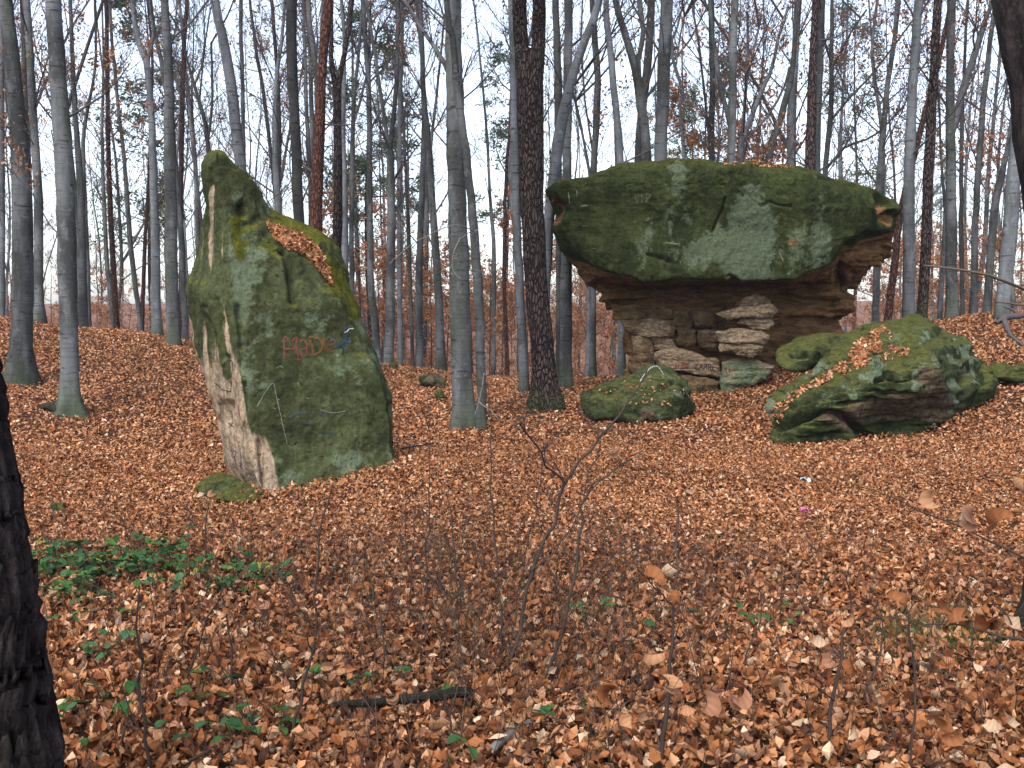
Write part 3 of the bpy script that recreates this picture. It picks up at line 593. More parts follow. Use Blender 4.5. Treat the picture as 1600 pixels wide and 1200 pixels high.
strokes('pale_chips', mr, bvhC, [[(908, 322), (917, 321)], [(910, 353), (917, 353)], [(924, 388), (932, 388)], [(888, 300), (890, 318)], [(901, 298), (902, 308)], [(1040, 379), (1053, 381), (1062, 381)], [(1103, 375), (1112, 370), (1118, 378)], [(1184, 420), (1188, 425)], [(1230, 427), (1233, 429)], [(1278, 404), (1281, 405)], [(1218, 395), (1224, 408)]], PAINT['scratch'], 1.6)
def blk(outline, Y, th, seed, zone=(0.5, 0, 0), name='stone', mat='rock_stem', amp=0.03, er=0.04):
    o = np.array(outline, float); c = o.mean(0); zz = np.array(zone)
    ct = [(x, y, Y + 0.03 * math.sin(seed * 3 + i * 2.1)) for i, (x, y) in enumerate(outline)] + [(c[0], c[1], Y - 0.03)]
    return relief_rock(name, outline, ct, c, er, th, M[mat], mr, 46, 10, amp, 3.0, seed=seed, strata=0.035, fine=0.016, round_=0.05, smooth=False, zonef=lambda px, py, N, P: np.tile(zz, (len(P), 1)) + 0.25 * fbm(P * 2.5, seed, 3)[:, None] * np.array([1, 0.0, 0.6]))
blk([(963, 482), (985, 477), (1030, 479), (1050, 483), (1051, 498), (1010, 500), (972, 499)], 17.12, 0.6, 1)
_, bvb = blk([(967, 500), (1000, 498), (1052, 500), (1055, 514), (1050, 529), (1015, 527), (985, 518)], 17.08, 0.6, 2, (0.5, 0, 0))
blk([(1051, 485), (1075, 483), (1081, 497), (1078, 510), (1054, 508)], 17.18, 0.6, 3, (0.35, 0, 0))
blk([(1081, 487), (1110, 484), (1120, 490), (1118, 509), (1084, 510)], 17.22, 0.6, 4, (0.3, 0, 0))
blk([(1056, 512), (1072, 510), (1087, 516), (1088, 540), (1072, 543), (1057, 538)], 17.12, 0.6, 5, (0.3, 0, 0))
blk([(1089, 514), (1118, 512), (1122, 528), (1120, 549), (1092, 545)], 17.2, 0.6, 6, (0.3, 0, 0))
blk([(984, 522), (1000, 521), (1020, 530), (1024, 545), (1010, 560), (988, 556)], 17.02, 0.6, 7, (0.45, 0, 0))
blk([(1018, 529), (1050, 531), (1056, 540), (1060, 549), (1026, 546)], 17.1, 0.6, 8, (0.55, 0, 0))
blk([(984, 562), (1000, 554), (1022, 550), (1024, 572), (1010, 586), (985, 590)], 16.92, 0.7, 9, (0.45, 0, 0))
_, bvi = blk([(1021, 550), (1050, 546), (1090, 553), (1126, 560), (1128, 590), (1100, 589), (1060, 582), (1024, 574)], 16.9, 0.8, 10, (0.5, 0, 0))
_, bvj = blk([(1062, 586), (1100, 591), (1126, 596), (1122, 625), (1080, 632), (1058, 618)], 16.92, 0.8, 11, (0.2, 0, 0))
_, bvk = blk([(1128, 566), (1150, 560), (1185, 563), (1212, 572), (1195, 590), (1165, 606), (1125, 622), (1127, 595)], 16.85, 0.8, 12, (0.35, 0.15, 0.75))
_, bvp = blk([(1152, 476), (1162, 466), (1178, 457), (1196, 462), (1206, 474), (1190, 478), (1168, 479)], 16.75, 0.4, 13, (0.5, 0, 0), 'pillar_stone')
blk([(1118, 490), (1140, 481), (1170, 475), (1205, 475), (1216, 486), (1206, 497), (1170, 495), (1138, 500)], 16.62, 0.5, 14, (0.75, 0, 0.1), 'pillar_stone')
blk([(1152, 505), (1160, 496), (1185, 494), (1208, 497), (1212, 508), (1200, 518), (1176, 517)], 16.7, 0.4, 15, (0.9, 0, 0.1), 'pillar_stone')
_, bvq = blk([(1119, 520), (1140, 511), (1165, 514), (1190, 517), (1200, 524), (1197, 538), (1170, 534), (1150, 538), (1122, 533)], 16.66, 0.5, 16, (0.95, 0, 0.1), 'pillar_stone')
_, bvr = blk([(1123, 535), (1148, 537), (1170, 535), (1190, 540), (1192, 552), (1175, 560), (1150, 557), (1142, 548), (1126, 549)], 16.7, 0.5, 17, (0.7, 0, 0), 'pillar_stone')
strokes('dark_letters', mr, bvi, text('CAHRE', 1086, 569, 9, 6.0), PAINT['black'], 1.4)
strokes('red_letters', mr, bvi, text('HAI', 1056, 566, 10, 6.5) + [[(1092, 566), (1088, 572), (1093, 578)]] + [[(1042, 552), (1052, 552)]], PAINT['red'], 1.6)
strokes('dark_letters', mr, bvj, text('CK', 1088, 600, 10, 8), PAINT['black'], 1.3)
strokes('red_letters', mr, bvr, [[(1144, 553), (1152, 549), (1160, 545)], [(1130, 542), (1136, 546)]], PAINT['red'], 2)
strokes('blue_mark', mr, bvq, [[(1128, 526), (1133, 523), (1138, 526), (1132, 529), (1128, 526)]], PAINT['scratch'], 1.3)
strokes('red_marks', mr, bvk, [[(1132, 575), (1136, 582)], [(1139, 572), (1140, 582)]], PAINT['red'], 1.8)
leaf_patch('leaf_drift', 'small line of brown leaves on top of the mushroom rock cap', bvhC, [(1122, 248), (1160, 249), (1200, 256), (1240, 261), (1240, 264), (1120, 256)], 150, 0.06, 62)
knob, _ = relief_rock('knob', [(1152, 262), (1158, 254), (1172, 251), (1186, 255), (1190, 263), (1172, 266)], [(1152, 262, 16.7), (1172, 251, 16.75), (1190, 263, 16.7), (1172, 260, 16.6)], (1172, 259), 0.05, 0.3, M['rock_cap'], mr, 40, 6, 0.02, 4, seed=3, zonef=lambda px, py, N, P: np.stack([px * 0, 0.6 + 0 * px, px * 0], 1))

# ------------------------------------------------------------------ the boulders
def bz(t0, m0, l0, tanf=None, mtop=0.8):
    def f(px, py, N, P):
        n = fbm(P * 2.2, 91, 3); t_ = t0 + 0.3 * n + (tanf(px, py, N) if tanf else 0)
        return np.stack([t_, m0 + mtop * sstep(N[:, 2], 0.4, 0.9) + 0.25 * n - 0.5 * np.clip(t_, 0, 1), l0 + 0.35 * fbm(P * 3, 95, 3)], 1)
    return f
b1 = thing('boulder', 'big layered mossy boulder with leaves on top, at the right below the mushroom rock', 'rock', at(1380, 690, 12.8))
ol = [(1199, 641), (1215, 620), (1245, 590), (1285, 560), (1320, 530), (1355, 508), (1395, 500), (1440, 503), (1475, 515), (1510, 535), (1530, 560), (1537, 590), (1532, 615), (1520, 640), (1500, 662), (1470, 680), (1420, 697), (1370, 706), (1320, 704), (1260, 702), (1215, 694), (1200, 682), (1204, 664)]
ct = [(1199, 641, 12.75), (1245, 590, 13.3), (1320, 530, 14.3), (1395, 500, 14.9), (1475, 515, 14.4), (1530, 560, 13.7), (1532, 615, 13.3), (1500, 662, 12.9), (1420, 697, 12.6), (1320, 704, 12.4), (1200, 682, 12.45), (1230, 655, 12.5),
      (1300, 608, 12.55), (1380, 575, 12.45), (1440, 555, 12.55), (1465, 545, 12.85), (1350, 560, 13.4), (1400, 535, 13.7), (1290, 640, 12.35), (1380, 620, 12.3), (1460, 610, 12.35), (1490, 590, 12.75), (1380, 670, 12.7), (1300, 680, 12.45), (1450, 660, 12.65)]
tf = lambda px, py, N: 0.75 * np.exp(-(seg_dist(px, py, [(1330, 655), (1400, 640), (1470, 640)]) / 26) ** 2) + 0.6 * np.exp(-(seg_dist(px, py, [(1450, 585), (1462, 600)]) / 14) ** 2) + 0.5 * np.exp(-(seg_dist(px, py, [(1270, 650), (1330, 662)]) / 10) ** 2)
cv = [([(1215, 668), (1250, 655), (1300, 645), (1330, 660), (1360, 685)], 6, 0.14), ([(1300, 632), (1380, 628), (1460, 625)], 4, 0.06), ([(1240, 640), (1290, 615), (1340, 598), (1390, 590)], 4, 0.07), ([(1330, 590), (1370, 578)], 7, 0.08), ([(1500, 600), (1512, 585)], 4, 0.12), ([(1400, 600), (1440, 590)], 8, 0.06), ([(1340, 700), (1400, 690), (1440, 688)], 7, 0.10),
      ([(1365, 545), (1420, 528), (1470, 520)], 4, 0.08), ([(1290, 572), (1330, 556), (1370, 548)], 4, 0.08), ([(1220, 630), (1270, 598), (1320, 575)], 5, 0.06), ([(1420, 545), (1450, 530)], 4, 0.06)]
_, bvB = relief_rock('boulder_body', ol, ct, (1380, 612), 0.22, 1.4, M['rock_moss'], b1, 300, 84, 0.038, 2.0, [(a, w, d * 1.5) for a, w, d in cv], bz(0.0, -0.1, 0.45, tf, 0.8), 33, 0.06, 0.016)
strokes('carved_letters', b1, bvB, text('adler', 1424, 600, 9, 6.5), PAINT['bone'], 1.2)
leaf_patch('leaf_drift', 'wide brown leaf drift lying on top of the right boulder', bvB, [(1270, 606), (1300, 575), (1325, 556), (1335, 538), (1360, 518), (1378, 511), (1396, 522), (1385, 540), (1420, 546), (1416, 557), (1360, 570), (1310, 588)], 1900, 0.056, 63, 0.0, True)
leaf_patch('leaf_drift', 'few scattered brown leaves along the lower ledges of the right boulder', bvB, [(1205, 640), (1240, 610), (1300, 580), (1300, 588), (1240, 625), (1212, 668), (1225, 665), (1212, 660)], 160, 0.055, 64)
b2 = thing('boulder', 'squat green boulder with peaked top in front of the mushroom rock stem', 'rock', at(1000, 660, 14.6))
ol = [(912, 618), (935, 602), (965, 592), (995, 586), (1012, 572), (1035, 569), (1055, 575), (1072, 592), (1086, 612), (1088, 632), (1078, 645), (1055, 657), (1030, 666), (995, 662), (960, 655), (930, 648), (916, 634)]
ct = [(912, 618, 14.9), (965, 592, 15.4), (1035, 569, 15.6), (1086, 612, 15.2), (1078, 645, 14.7), (1030, 666, 14.3), (960, 655, 14.4), (916, 634, 14.6), (1000, 625, 14.45), (1050, 620, 14.5), (1025, 600, 14.9), (960, 620, 14.75)]
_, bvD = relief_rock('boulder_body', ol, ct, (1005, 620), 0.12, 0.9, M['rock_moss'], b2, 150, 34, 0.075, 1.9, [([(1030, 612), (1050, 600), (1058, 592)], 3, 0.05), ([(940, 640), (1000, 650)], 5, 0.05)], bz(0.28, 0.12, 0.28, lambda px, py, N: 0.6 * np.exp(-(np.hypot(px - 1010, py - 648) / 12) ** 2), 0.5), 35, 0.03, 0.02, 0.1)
strokes('white_scratch', b2, bvD, [[(1000, 596), (1008, 584), (1018, 574), (1028, 573), (1037, 586)]], PAINT['white'], 2.0)
leaf_patch('leaf_drift', 'scattered pale leaves on the squat boulder with peaked top', bvD, [(930, 608), (1000, 592), (1040, 580), (1075, 620), (1040, 640), (960, 630)], 60, 0.05, 65)
def small_rock(label, outline, Y, dY, seed, t0=0.0, m0=0.3, name='mossy_rock', bt=0.6, cv=(), mat='rock_moss'):
    if name == 'stone': Y = gy(np.mean([a for a, b in outline]), max(b for a, b in outline) - 2, 0.03) - 0.05
    o = np.array(outline, float); c = o.mean(0); b = thing(name, label, 'rock', at(c[0], o[:, 1].max(), Y))
    ct = [(x, y, Y + dY * (o[:, 1].max() - y) / (np.ptp(o[:, 1]) + 1e-6)) for x, y in outline] + [(c[0], c[1], Y + dY * 0.15)]
    return relief_rock('stone', outline, ct, c, 0.08, bt, M[mat], b, 90, 18, 0.035, 3, cv, bz(t0, m0, 0.1), seed, 0.04)
small_rock('low lumpy mossy rock in shade between the mushroom rock and the big boulder', [(1212, 562), (1218, 545), (1240, 530), (1275, 524), (1310, 522), (1338, 515), (1345, 525), (1310, 545), (1280, 565), (1255, 578), (1225, 576)], 14.6, 1.2, 51, cv=[([(1240, 552), (1258, 556)], 5, 0.12), ([(1300, 530), (1330, 522)], 4, 0.08)], m0=0.2)
small_rock('small mossy lump on the skyline behind the big boulder', [(1404, 500), (1415, 493), (1432, 491), (1448, 498), (1450, 506), (1425, 508)], 15.2, 0.4, 52)
small_rock('mossy boulder half hidden behind the right end of the big boulder', [(1515, 600), (1525, 575), (1540, 560), (1553, 580), (1556, 612), (1545, 632), (1520, 645), (1505, 650)], 13.2, 0.6, 53, cv=[([(1530, 585), (1538, 600)], 4, 0.1)])
small_rock('long low mossy rock at the right edge beside the big boulder', [(1540, 570), (1555, 562), (1575, 568), (1605, 564), (1640, 570), (1640, 598), (1600, 597), (1565, 592), (1545, 588)], 14.0, 0.5, 54)
small_rock('small dark rounded stone alone on the leaves near the left edge', [(77, 796), (79, 787), (90, 784), (100, 788), (103, 800), (92, 804), (80, 802)], 8.6, 0.15, 55, 0.3, -0.1, 'stone', 0.15)
small_rock('dark knobbly stone cluster on the slope beside the thick middle beech', [(656, 590), (668, 584), (685, 588), (697, 592), (694, 608), (680, 605), (664, 600)], 20.2, 0.4, 56, 0.5, -0.3, 'stone', 0.4)
small_rock('small mossy stone just below the dark knobbly stone', [(676, 616), (684, 609), (694, 612), (697, 622), (686, 626)], 18.6, 0.3, 57, 0.3, -0.1, 'stone', 0.3)
small_rock('tiny dark stump stone on the crest right of the standing rock', [(608, 572), (612, 566), (620, 568), (622, 575), (614, 577)], 22.3, 0.2, 58, 0.3, 0.0, 'stone', 0.2)
# ------------------------------------------------------------------ trees
class Tubes:
    def __init__(s): s.V = []; s.F = []; s.n = 0
    def add(s, P, R, sides):
        P = np.asarray(P, float); R = np.asarray(R, float); n = len(P)
        T = np.gradient(P, axis=0); T /= np.linalg.norm(T, axis=1, keepdims=True) + 1e-9
        ref = np.array([1.0, 0.13, 0.0]) if abs(T[:, 2]).mean() > 0.5 else np.array([0.1, 0.07, 1.0])
        N = ref - T * (T @ ref)[:, None]; N /= np.linalg.norm(N, axis=1, keepdims=True) + 1e-9
        B = np.cross(T, N); a = np.arange(sides) * 2 * math.pi / sides
        ring = P[:, None] + R.reshape(n, -1, 1) * (np.cos(a)[None, :, None] * N[:, None] + np.sin(a)[None, :, None] * B[:, None])
        s.V.append(ring.reshape(-1, 3)); s.F.append(gridF(n, sides, True) + s.n); s.n += n * sides
    def arrays(s): return np.concatenate(s.V), np.concatenate(s.F)
def unit(v): return v / (np.linalg.norm(v) + 1e-9)
def grow(tb, rng, p, d, L, r, lev, tips, gen, rmin=0.004, up=0.35, sides=3, nsub=(5, 4)):
    n = 5 if lev == 0 else (4 if lev == 1 else 3)
    P = [np.array(p, float)]; dd = unit(np.array(d, float))
    for k in range(n - 1):
        dd = unit(dd + rng.normal(0, 0.14, 3) + np.array([0, 0, up * 0.35])); P.append(P[-1] + dd * L / (n - 1))
    P = np.array(P); R = np.linspace(r, max(rmin, r * 0.35), n)
    tb.add(P, R, 4 if (lev == 0 and r > 0.03) else sides)
    if lev >= gen: tips.append(P); return
    m = nsub[min(lev, len(nsub) - 1)]
    for k in range(m):
        t = rng.uniform(0.22, 1.0); i = min(int(t * (n - 1)), n - 2); f = t * (n - 1) - i
        q = P[i] * (1 - f) + P[i + 1] * f; ax = unit(P[i + 1] - P[i])
        s = unit(np.cross(ax, rng.normal(0, 1, 3))); nd = unit(ax * rng.uniform(0.55, 1.1) + s * rng.uniform(0.5, 0.95) + np.array([0, 0, 0.1]))
        grow(tb, rng, q, nd, L * rng.uniform(0.35, 0.6), max(rmin, r * 0.45 * (1 - 0.4 * t)), lev + 1, tips, gen, rmin, up, sides, nsub)
LT = [quad_template(0.6), quad_template(-0.2)]
BROWN = np.array([(0.30, 0.13, 0.055), (0.22, 0.085, 0.035), (0.38, 0.19, 0.09), (0.16, 0.07, 0.035)]); BW = np.ones(4)
def leaf_cloud(rng, tips, n, size, pal=BROWN, w=BW):
    ix = rng.integers(0, len(tips), n); P = np.array([tips[i][-1] * (1 - a) + tips[i][0] * a for i, a in zip(ix, rng.random(n))]) + rng.normal(0, 0.05, (n, 3))
    return scatter_leaves(rng, P, size, 0.9, LT, pal=pal, palw=w)
def needles(rng, tips, per, size):
    P = np.repeat(np.array([t[-1] for t in tips]), per, 0); P = P + rng.normal(0, 1, P.shape) * np.array([0.22, 0.22, 0.10])
    d = rng.normal(0, 1, P.shape); d[:, 2] = np.abs(d[:, 2]) * 0.6 + 0.1; d /= np.linalg.norm(d, axis=1, keepdims=True)
    s = np.cross(d, rng.normal(0, 1, P.shape)); s /= np.linalg.norm(s, axis=1, keepdims=True)
    n = len(P); L = size * rng.uniform(0.6, 1.3, (n, 1)); w = L * 0.16
    V = np.stack([P - s * w, P + s * w, P + d * L], 1).reshape(-1, 3)
    F = np.arange(n * 3).reshape(-1, 3); c = np.array([0.050, 0.085, 0.034]) * rng.uniform(0.5, 1.5, (n, 1)) + rng.uniform(0, 0.012, (n, 1)) * np.array([1, .7, .2])
    return V, F, np.repeat(c, 3, 0)
def trunk_path(rng, P, R, step=0.45):
    L = np.linalg.norm(np.diff(P, axis=0), axis=1); tt = np.concatenate([[0], np.cumsum(L)])
    s = np.linspace(0, tt[-1], max(6, int(tt[-1] / step))); k = np.interp(s, tt, np.arange(len(P)))
    Q = cr_interp(P, k, 0.85); r = np.interp(s, tt, R)
    Q[1:, :2] += rng.normal(0, 0.006, (len(Q) - 1, 2))
    return Q, r
def trunk_mesh(tb, rng, Q, r, base, sides, flare):
    s = np.concatenate([[0], np.cumsum(np.linalg.norm(np.diff(Q, axis=0), axis=1))])
    a = np.arange(sides) * 2 * math.pi / sides
    h = np.maximum(s - 0.15, 0)
    root = 1 + flare * np.exp(-h / 0.22)[:, None] * (0.75 + 0.65 * np.cos(a * 4 + rng.uniform(0, 6)) + 0.3 * np.cos(a * 3 + rng.uniform(0, 6)))[None]
    kn = np.stack([np.cos(a)[None] * 1.2 + 0 * s[:, None], np.sin(a)[None] * 1.2 + 0 * s[:, None], (s / max(r[0] * 5, 0.4))[:, None] + 0 * a[None]], -1).reshape(-1, 3)
    lump = 1 + 0.08 * fbm(kn + rng.uniform(0, 99), 3, 3).reshape(len(s), sides)
    tb.add(Q, (r[:, None] * root * lump), sides)
KM = dict(q='pine_dull', b='beech', d='beech_dark', l='beech_light', p='pine', r='pine_red', k='pine_near')
def tree(kind, Y, path, label, forks=(), nb=7, leaf=0, seed=0, flare=0.55, H=19.0, group='trees traced around the rocks', zb=None, name=None, lsize=0.065, extra=()):
    rng = np.random.default_rng(1000 + seed)
    P = np.array([at(x, y, Y) for x, y, w in path]); R = np.array([0.5 * w * Y / FPX for x, y, w in path])
    gz = ground(P[0, 0], P[0, 1])[0]
    if P[0, 2] > gz - 0.05: P = np.concatenate([[[P[0, 0] + (P[0, 0] - P[1, 0]) * 0.05, P[0, 1], gz - 0.12]], P]); R = np.concatenate([[R[0] * 1.05], R])
    base = np.array([P[0, 0], P[0, 1], gz])
    def extend(P, R, top):
        d = unit(P[-1] - P[-2]); d = unit(d + np.array([0, 0, 1.2])); q = [P[-1]]; rr = [R[-1]]; n = 5
        if top <= P[-1, 2] + 1: return P, R
        L = (top - P[-1, 2]) / n
        for k in range(n):
            d = unit(d + rng.normal(0, 0.05, 3) + np.array([0, 0, 0.05])); q.append(q[-1] + d * L); rr.append(max(0.02, R[-1] * (1 - 0.8 * (k + 1) / n)))
        return np.concatenate([P, q[1:]]), np.concatenate([R, rr[1:]])
    nm = name or ('pine_tree' if kind in 'prkq' else 'beech_tree')
    root = thing(nm, label, 'tree', base, group)
    tb = Tubes(); near = Y < 16
    lead = P if forks and len(forks) > 1 else extend(P, R, H)[0]; leadR = R if forks and len(forks) > 1 else extend(P, R, H)[1]
    Q, r = trunk_path(rng, lead, leadR, 0.22 if near else 0.4)
    trunk_mesh(tb, rng, Q, r, base, 18 if near else 9, flare)
    V, F = tb.arrays(); trunk = mk('trunk', V, F, M[KM[kind]], root)
    stems = [(Q, r)]
    for fk in forks:
        FP = np.array([at(x, y, Y) for x, y, w in fk]); FR = np.array([0.5 * w * Y / FPX for x, y, w in fk])
        FP[1:, 1] += rng.normal(0, 0.25) * np.linspace(0, 1, len(FP) - 1)
        if FR[-1] > 0.03: FP, FR = extend(FP, FR, H * 0.9)
        q2, r2 = trunk_path(rng, FP, FR, 0.3); tb = Tubes(); tb.add(q2, r2, 8); V, F = tb.arrays()
        mk('limb', V, F, M[KM[kind]], root); stems.append((q2, r2))
    for pl, w, mt in extra:
        q = np.array([at(x, y, yy) for x, y, yy in pl]); tb = Tubes(); q2, r2 = trunk_path(rng, q, np.linspace(w, w * .5, len(q)) * Y / FPX * .5, 0.1); tb.add(q2, r2, 5); V, F = tb.arrays(); mk('bare_branch', V, F, M[mt], root)
    tips = []
    for b in range(int(nb * 0.75 + 0.5)):
        tb = Tubes(); q, r = stems[rng.integers(0, len(stems))]; zlo = max(base[2] + (zb if zb is not None else 2.6), q[0, 2] + 0.2); zhi = min(q[-1, 2], 1.6 + 0.36 * Y)
        if zhi <= zlo: continue
        z = rng.uniform(zlo, zhi); i = int(np.clip(np.searchsorted(q[:, 2], z), 1, len(q) - 1)); p = q[i]
        az = rng.uniform(0, 2 * math.pi); el = rng.uniform(0.35, 1.1) if kind not in 'prkq' else rng.uniform(-0.15, 0.4)
        d = np.array([math.cos(az) * math.cos(el), math.sin(az) * math.cos(el), math.sin(el)])
        grow(tb, rng, p, d, (rng.uniform(1.1, 3.2) if Y > 18 else rng.uniform(0.6, 1.7)) if kind not in 'prkq' else rng.uniform(0.5, 1.4), min(r[i] * 0.34, rng.uniform(0.010, 0.028)), 0, tips, 2, 0.0035, 0.4)
        V, F = tb.arrays(); mk('branch', V, F, M['branch'], root)
    tb = Tubes()
    for b in range(4):      # the crown above the picture
        q, r = stems[rng.integers(0, len(stems))]; i = rng.integers(int(len(q) * .8), len(q)); az = rng.uniform(0, 6.28)
        grow(tb, rng, q[i], (math.cos(az), math.sin(az), 1.1), rng.uniform(2.5, 4), 0.03, 0, [], 1, 0.006)
    if tb.n: V, F = tb.arrays(); mk('crown', V, F, M['branch'], root)['kind'] = 'stuff'
    if leaf and tips:
        V, F, C = leaf_cloud(rng, tips, leaf * 2, lsize * 1.15); mk('dry_leaves', V, F, M['leaf_up'], root, col=C, smooth=False)['kind'] = 'stuff'
    return root
T = tree
T('l', 30, [(4, 490, 9), (3, 200, 8), (2, 0, 7)], 'thin pale trunk touching the very left edge', seed=1, nb=6)
T('b', 17, [(33, 598, 32), (35, 480, 31), (35, 300, 29), (25, 150, 24), (9, 0, 19)], 'thick grey beech near the left edge, standing higher on the slope', seed=2, nb=5, leaf=120, flare=1.0)
T('b', 23, [(61, 520, 15), (60, 300, 13), (52, 190, 12), (42, 0, 11)], 'medium beech with spreading mossy roots just right of the thick left-edge beech', seed=3, nb=8, leaf=500, flare=0.9)
T('d', 26, [(49, 500, 11), (45, 300, 10), (40, 150, 9), (36, 0, 9)], 'dark slim trunk showing behind the thick left-edge beech', seed=4, nb=8, leaf=500)
T('b', 15, [(110, 656, 30), (109, 600, 27), (106, 450, 28), (102, 300, 28), (94, 160, 26), (83, 0, 22)], 'straight grey beech standing nearest on the left slope, leaning slightly left', seed=5, nb=7, leaf=260, flare=1.0, zb=2.0)
T('b', 27, [(131, 510, 13), (126, 300, 11), (118, 190, 8), (112, 60, 6)], 'slim beech close behind the nearest left-slope beech', seed=6, nb=14, leaf=900)
T('b', 28, [(139, 510, 9), (133, 330, 8), (130, 220, 6), (137, 170, 5), (150, 90, 4)], 'slim bent beech second behind the nearest left-slope beech', seed=7, nb=12, leaf=700)
T('q', 30, [(182, 508, 10), (174, 350, 8), (169, 200, 7), (166, 0, 6)], 'thin dark red pine trunk left of the forked beech on the left crest', seed=8, nb=5)
T('b', 32, [(220, 514, 8), (206, 400, 8), (198, 300, 7), (191, 220, 6), (180, 120, 5), (171, 0, 5)], 'thin wavy grey trunk leaning left beside the thin dark red pine', seed=9, nb=10)
T('q', 38, [(222, 514, 7), (226, 400, 6), (232, 280, 5), (238, 100, 4)], 'very thin reddish pine just left of the forked beech', seed=10, nb=4)
T('l', 24, [(245, 522, 16), (243, 400, 14), (240, 280, 12), (236, 170, 10), (228, 95, 10), (214, 60, 8), (207, 0, 7)], 'pale beech that forks into a Y near the top, on the left crest', [[(229, 100, 7), (240, 50, 5), (247, 0, 5)]], seed=11, nb=8)
T('b', 22, [(271, 526, 20), (268, 400, 19), (266, 250, 18), (264, 120, 14), (257, 0, 11)], 'straight grey beech on the crest right of the Y-forked beech', seed=12, nb=8)
T('b', 27, [(289, 522, 10), (287, 450, 10), (279, 310, 9), (258, 130, 7), (238, 30, 6)], 'slim beech leaning left behind the straight crest beech', seed=13, nb=9)
T('q', 33, [(283, 525, 7), (283, 400, 7), (284, 200, 8), (288, 60, 7), (292, 0, 6)], 'thin orange-red pine left of the standing rock', seed=14, nb=4)
T('d', 26, [(331, 540, 8), (326, 240, 7), (312, 160, 6), (296, 110, 4), (284, 55, 3)], 'dark crooked young trunk rising just left of the standing rock tip', [[(324, 230, 4), (332, 150, 4), (322, 60, 3)], [(312, 160, 3), (318, 90, 2.5), (335, 20, 2)]], seed=15, nb=10)
T('l', 20, [(388, 562, 20), (378, 280, 17), (371, 220, 18), (359, 120, 16), (348, 60, 15), (336, 0, 14)], 'pale beech leaning left behind the tip of the standing rock', seed=16, nb=6)
T('b', 28, [(385, 562, 7), (380, 200, 6), (376, 0, 6)], 'thin upright trunk beside the pale leaning beech behind the standing rock tip', seed=17, nb=9)
T('l', 27, [(441, 562, 12), (436, 340, 11), (430, 260, 9), (431, 130, 7), (440, 60, 5)], 'pale slim beech rising behind the ledge of the standing rock', seed=18, nb=16, leaf=260)
T('d', 29, [(437, 562, 7), (434, 350, 6), (416, 180, 6), (401, 80, 5), (390, 0, 4)], 'thin dark trunk leaning left behind the ledge of the standing rock', seed=19, nb=12)
T('d', 19, [(473, 565, 18), (468, 360, 17), (463, 240, 16), (456, 100, 16), (455, 0, 16)], 'straight dark grey trunk left of the red pine behind the standing rock', seed=20, nb=5)
T('r', 18.5, [(487, 565, 25), (492, 370, 21), (496, 250, 19), (503, 120, 14), (512, 0, 15)], 'red-brown pine trunk behind the right shoulder of the standing rock', seed=21, nb=6, zb=1.5)
T('b', 28, [(490, 565, 8), (485, 300, 7), (478, 150, 6), (474, 0, 5)], 'thin grey trunk between the dark grey trunk and the red pine', seed=22, nb=9)
T('b', 24, [(497, 565, 10), (498, 150, 9), (493, 110, 9), (485, 40, 8), (481, 0, 7)], 'grey trunk bending left from behind the upper red pine', seed=23, nb=6)
T('p', 21, [(528, 565, 17), (526, 400, 15), (528, 300, 14), (527, 150, 12)], 'brown double-stemmed trunk parting in a V right of the red pine', [[(527, 155, 9), (535, 100, 8), (541, 60, 8), (548, 0, 8)], [(527, 155, 9), (518, 100, 8), (515, 50, 6), (513, 0, 6)]], seed=24, nb=5)
T('l', 27, [(541, 572, 12), (538, 300, 10), (536, 200, 8), (538, 60, 6)], 'pale trunk touching the brown V-forked trunk on its right', seed=25, nb=10)
T('b', 30, [(551, 576, 9), (549, 350, 8), (553, 160, 6), (560, 90, 5), (566, 0, 4)], 'slim beech with one side stem, right of the brown V-forked trunk', [[(552, 195, 4), (575, 110, 4), (592, 40, 3)]], seed=26, nb=14)
T('b', 26, [(607, 572, 15), (611, 400, 14), (611, 300, 12), (609, 235, 11)], 'grey beech splitting into a tall V, right of the standing rock', [[(609, 240, 7), (618, 150, 7), (621, 50, 7), (620, 0, 7)], [(609, 240, 6), (598, 170, 6), (588, 100, 5), (572, 0, 5)]], seed=27, nb=12)
T('l', 28, [(626, 577, 9), (624, 400, 8), (624, 230, 8), (627, 100, 7), (629, 0, 7)], 'pale thin trunk just right of the tall V beech', seed=28, nb=10)
T('d', 31, [(645, 580, 6), (640, 400, 6), (633, 250, 5), (628, 160, 5), (622, 60, 4)], 'thin dark trunk leaning left, second right of the tall V beech', seed=29, nb=10)
T('b', 27, [(655, 582, 13), (655, 420, 11), (660, 280, 9), (662, 150, 6), (655, 50, 5)], 'slim twiggy beech midway between the tall V beech and the thick middle beech', seed=30, nb=18, leaf=300)
T('b', 25, [(690, 592, 16), (683, 420, 12), (674, 300, 11), (668, 200, 9), (662, 150, 8), (657, 0, 6)], 'bushy-topped beech close behind the left side of the thick middle beech', [[(672, 240, 5), (685, 120, 4), (695, 30, 3)]], seed=31, nb=18, leaf=350)
T('b', 14.5, [(725, 674, 36), (722, 600, 33), (718, 450, 32), (714, 300, 29), (711, 150, 27), (708, 0, 26)], 'thick grey beech in the middle with a long bare limb slanting up left', [[(706, 125, 8), (690, 90, 7), (655, 40, 6), (622, -15, 5)]], seed=32, nb=9, flare=0.45, zb=3.2)
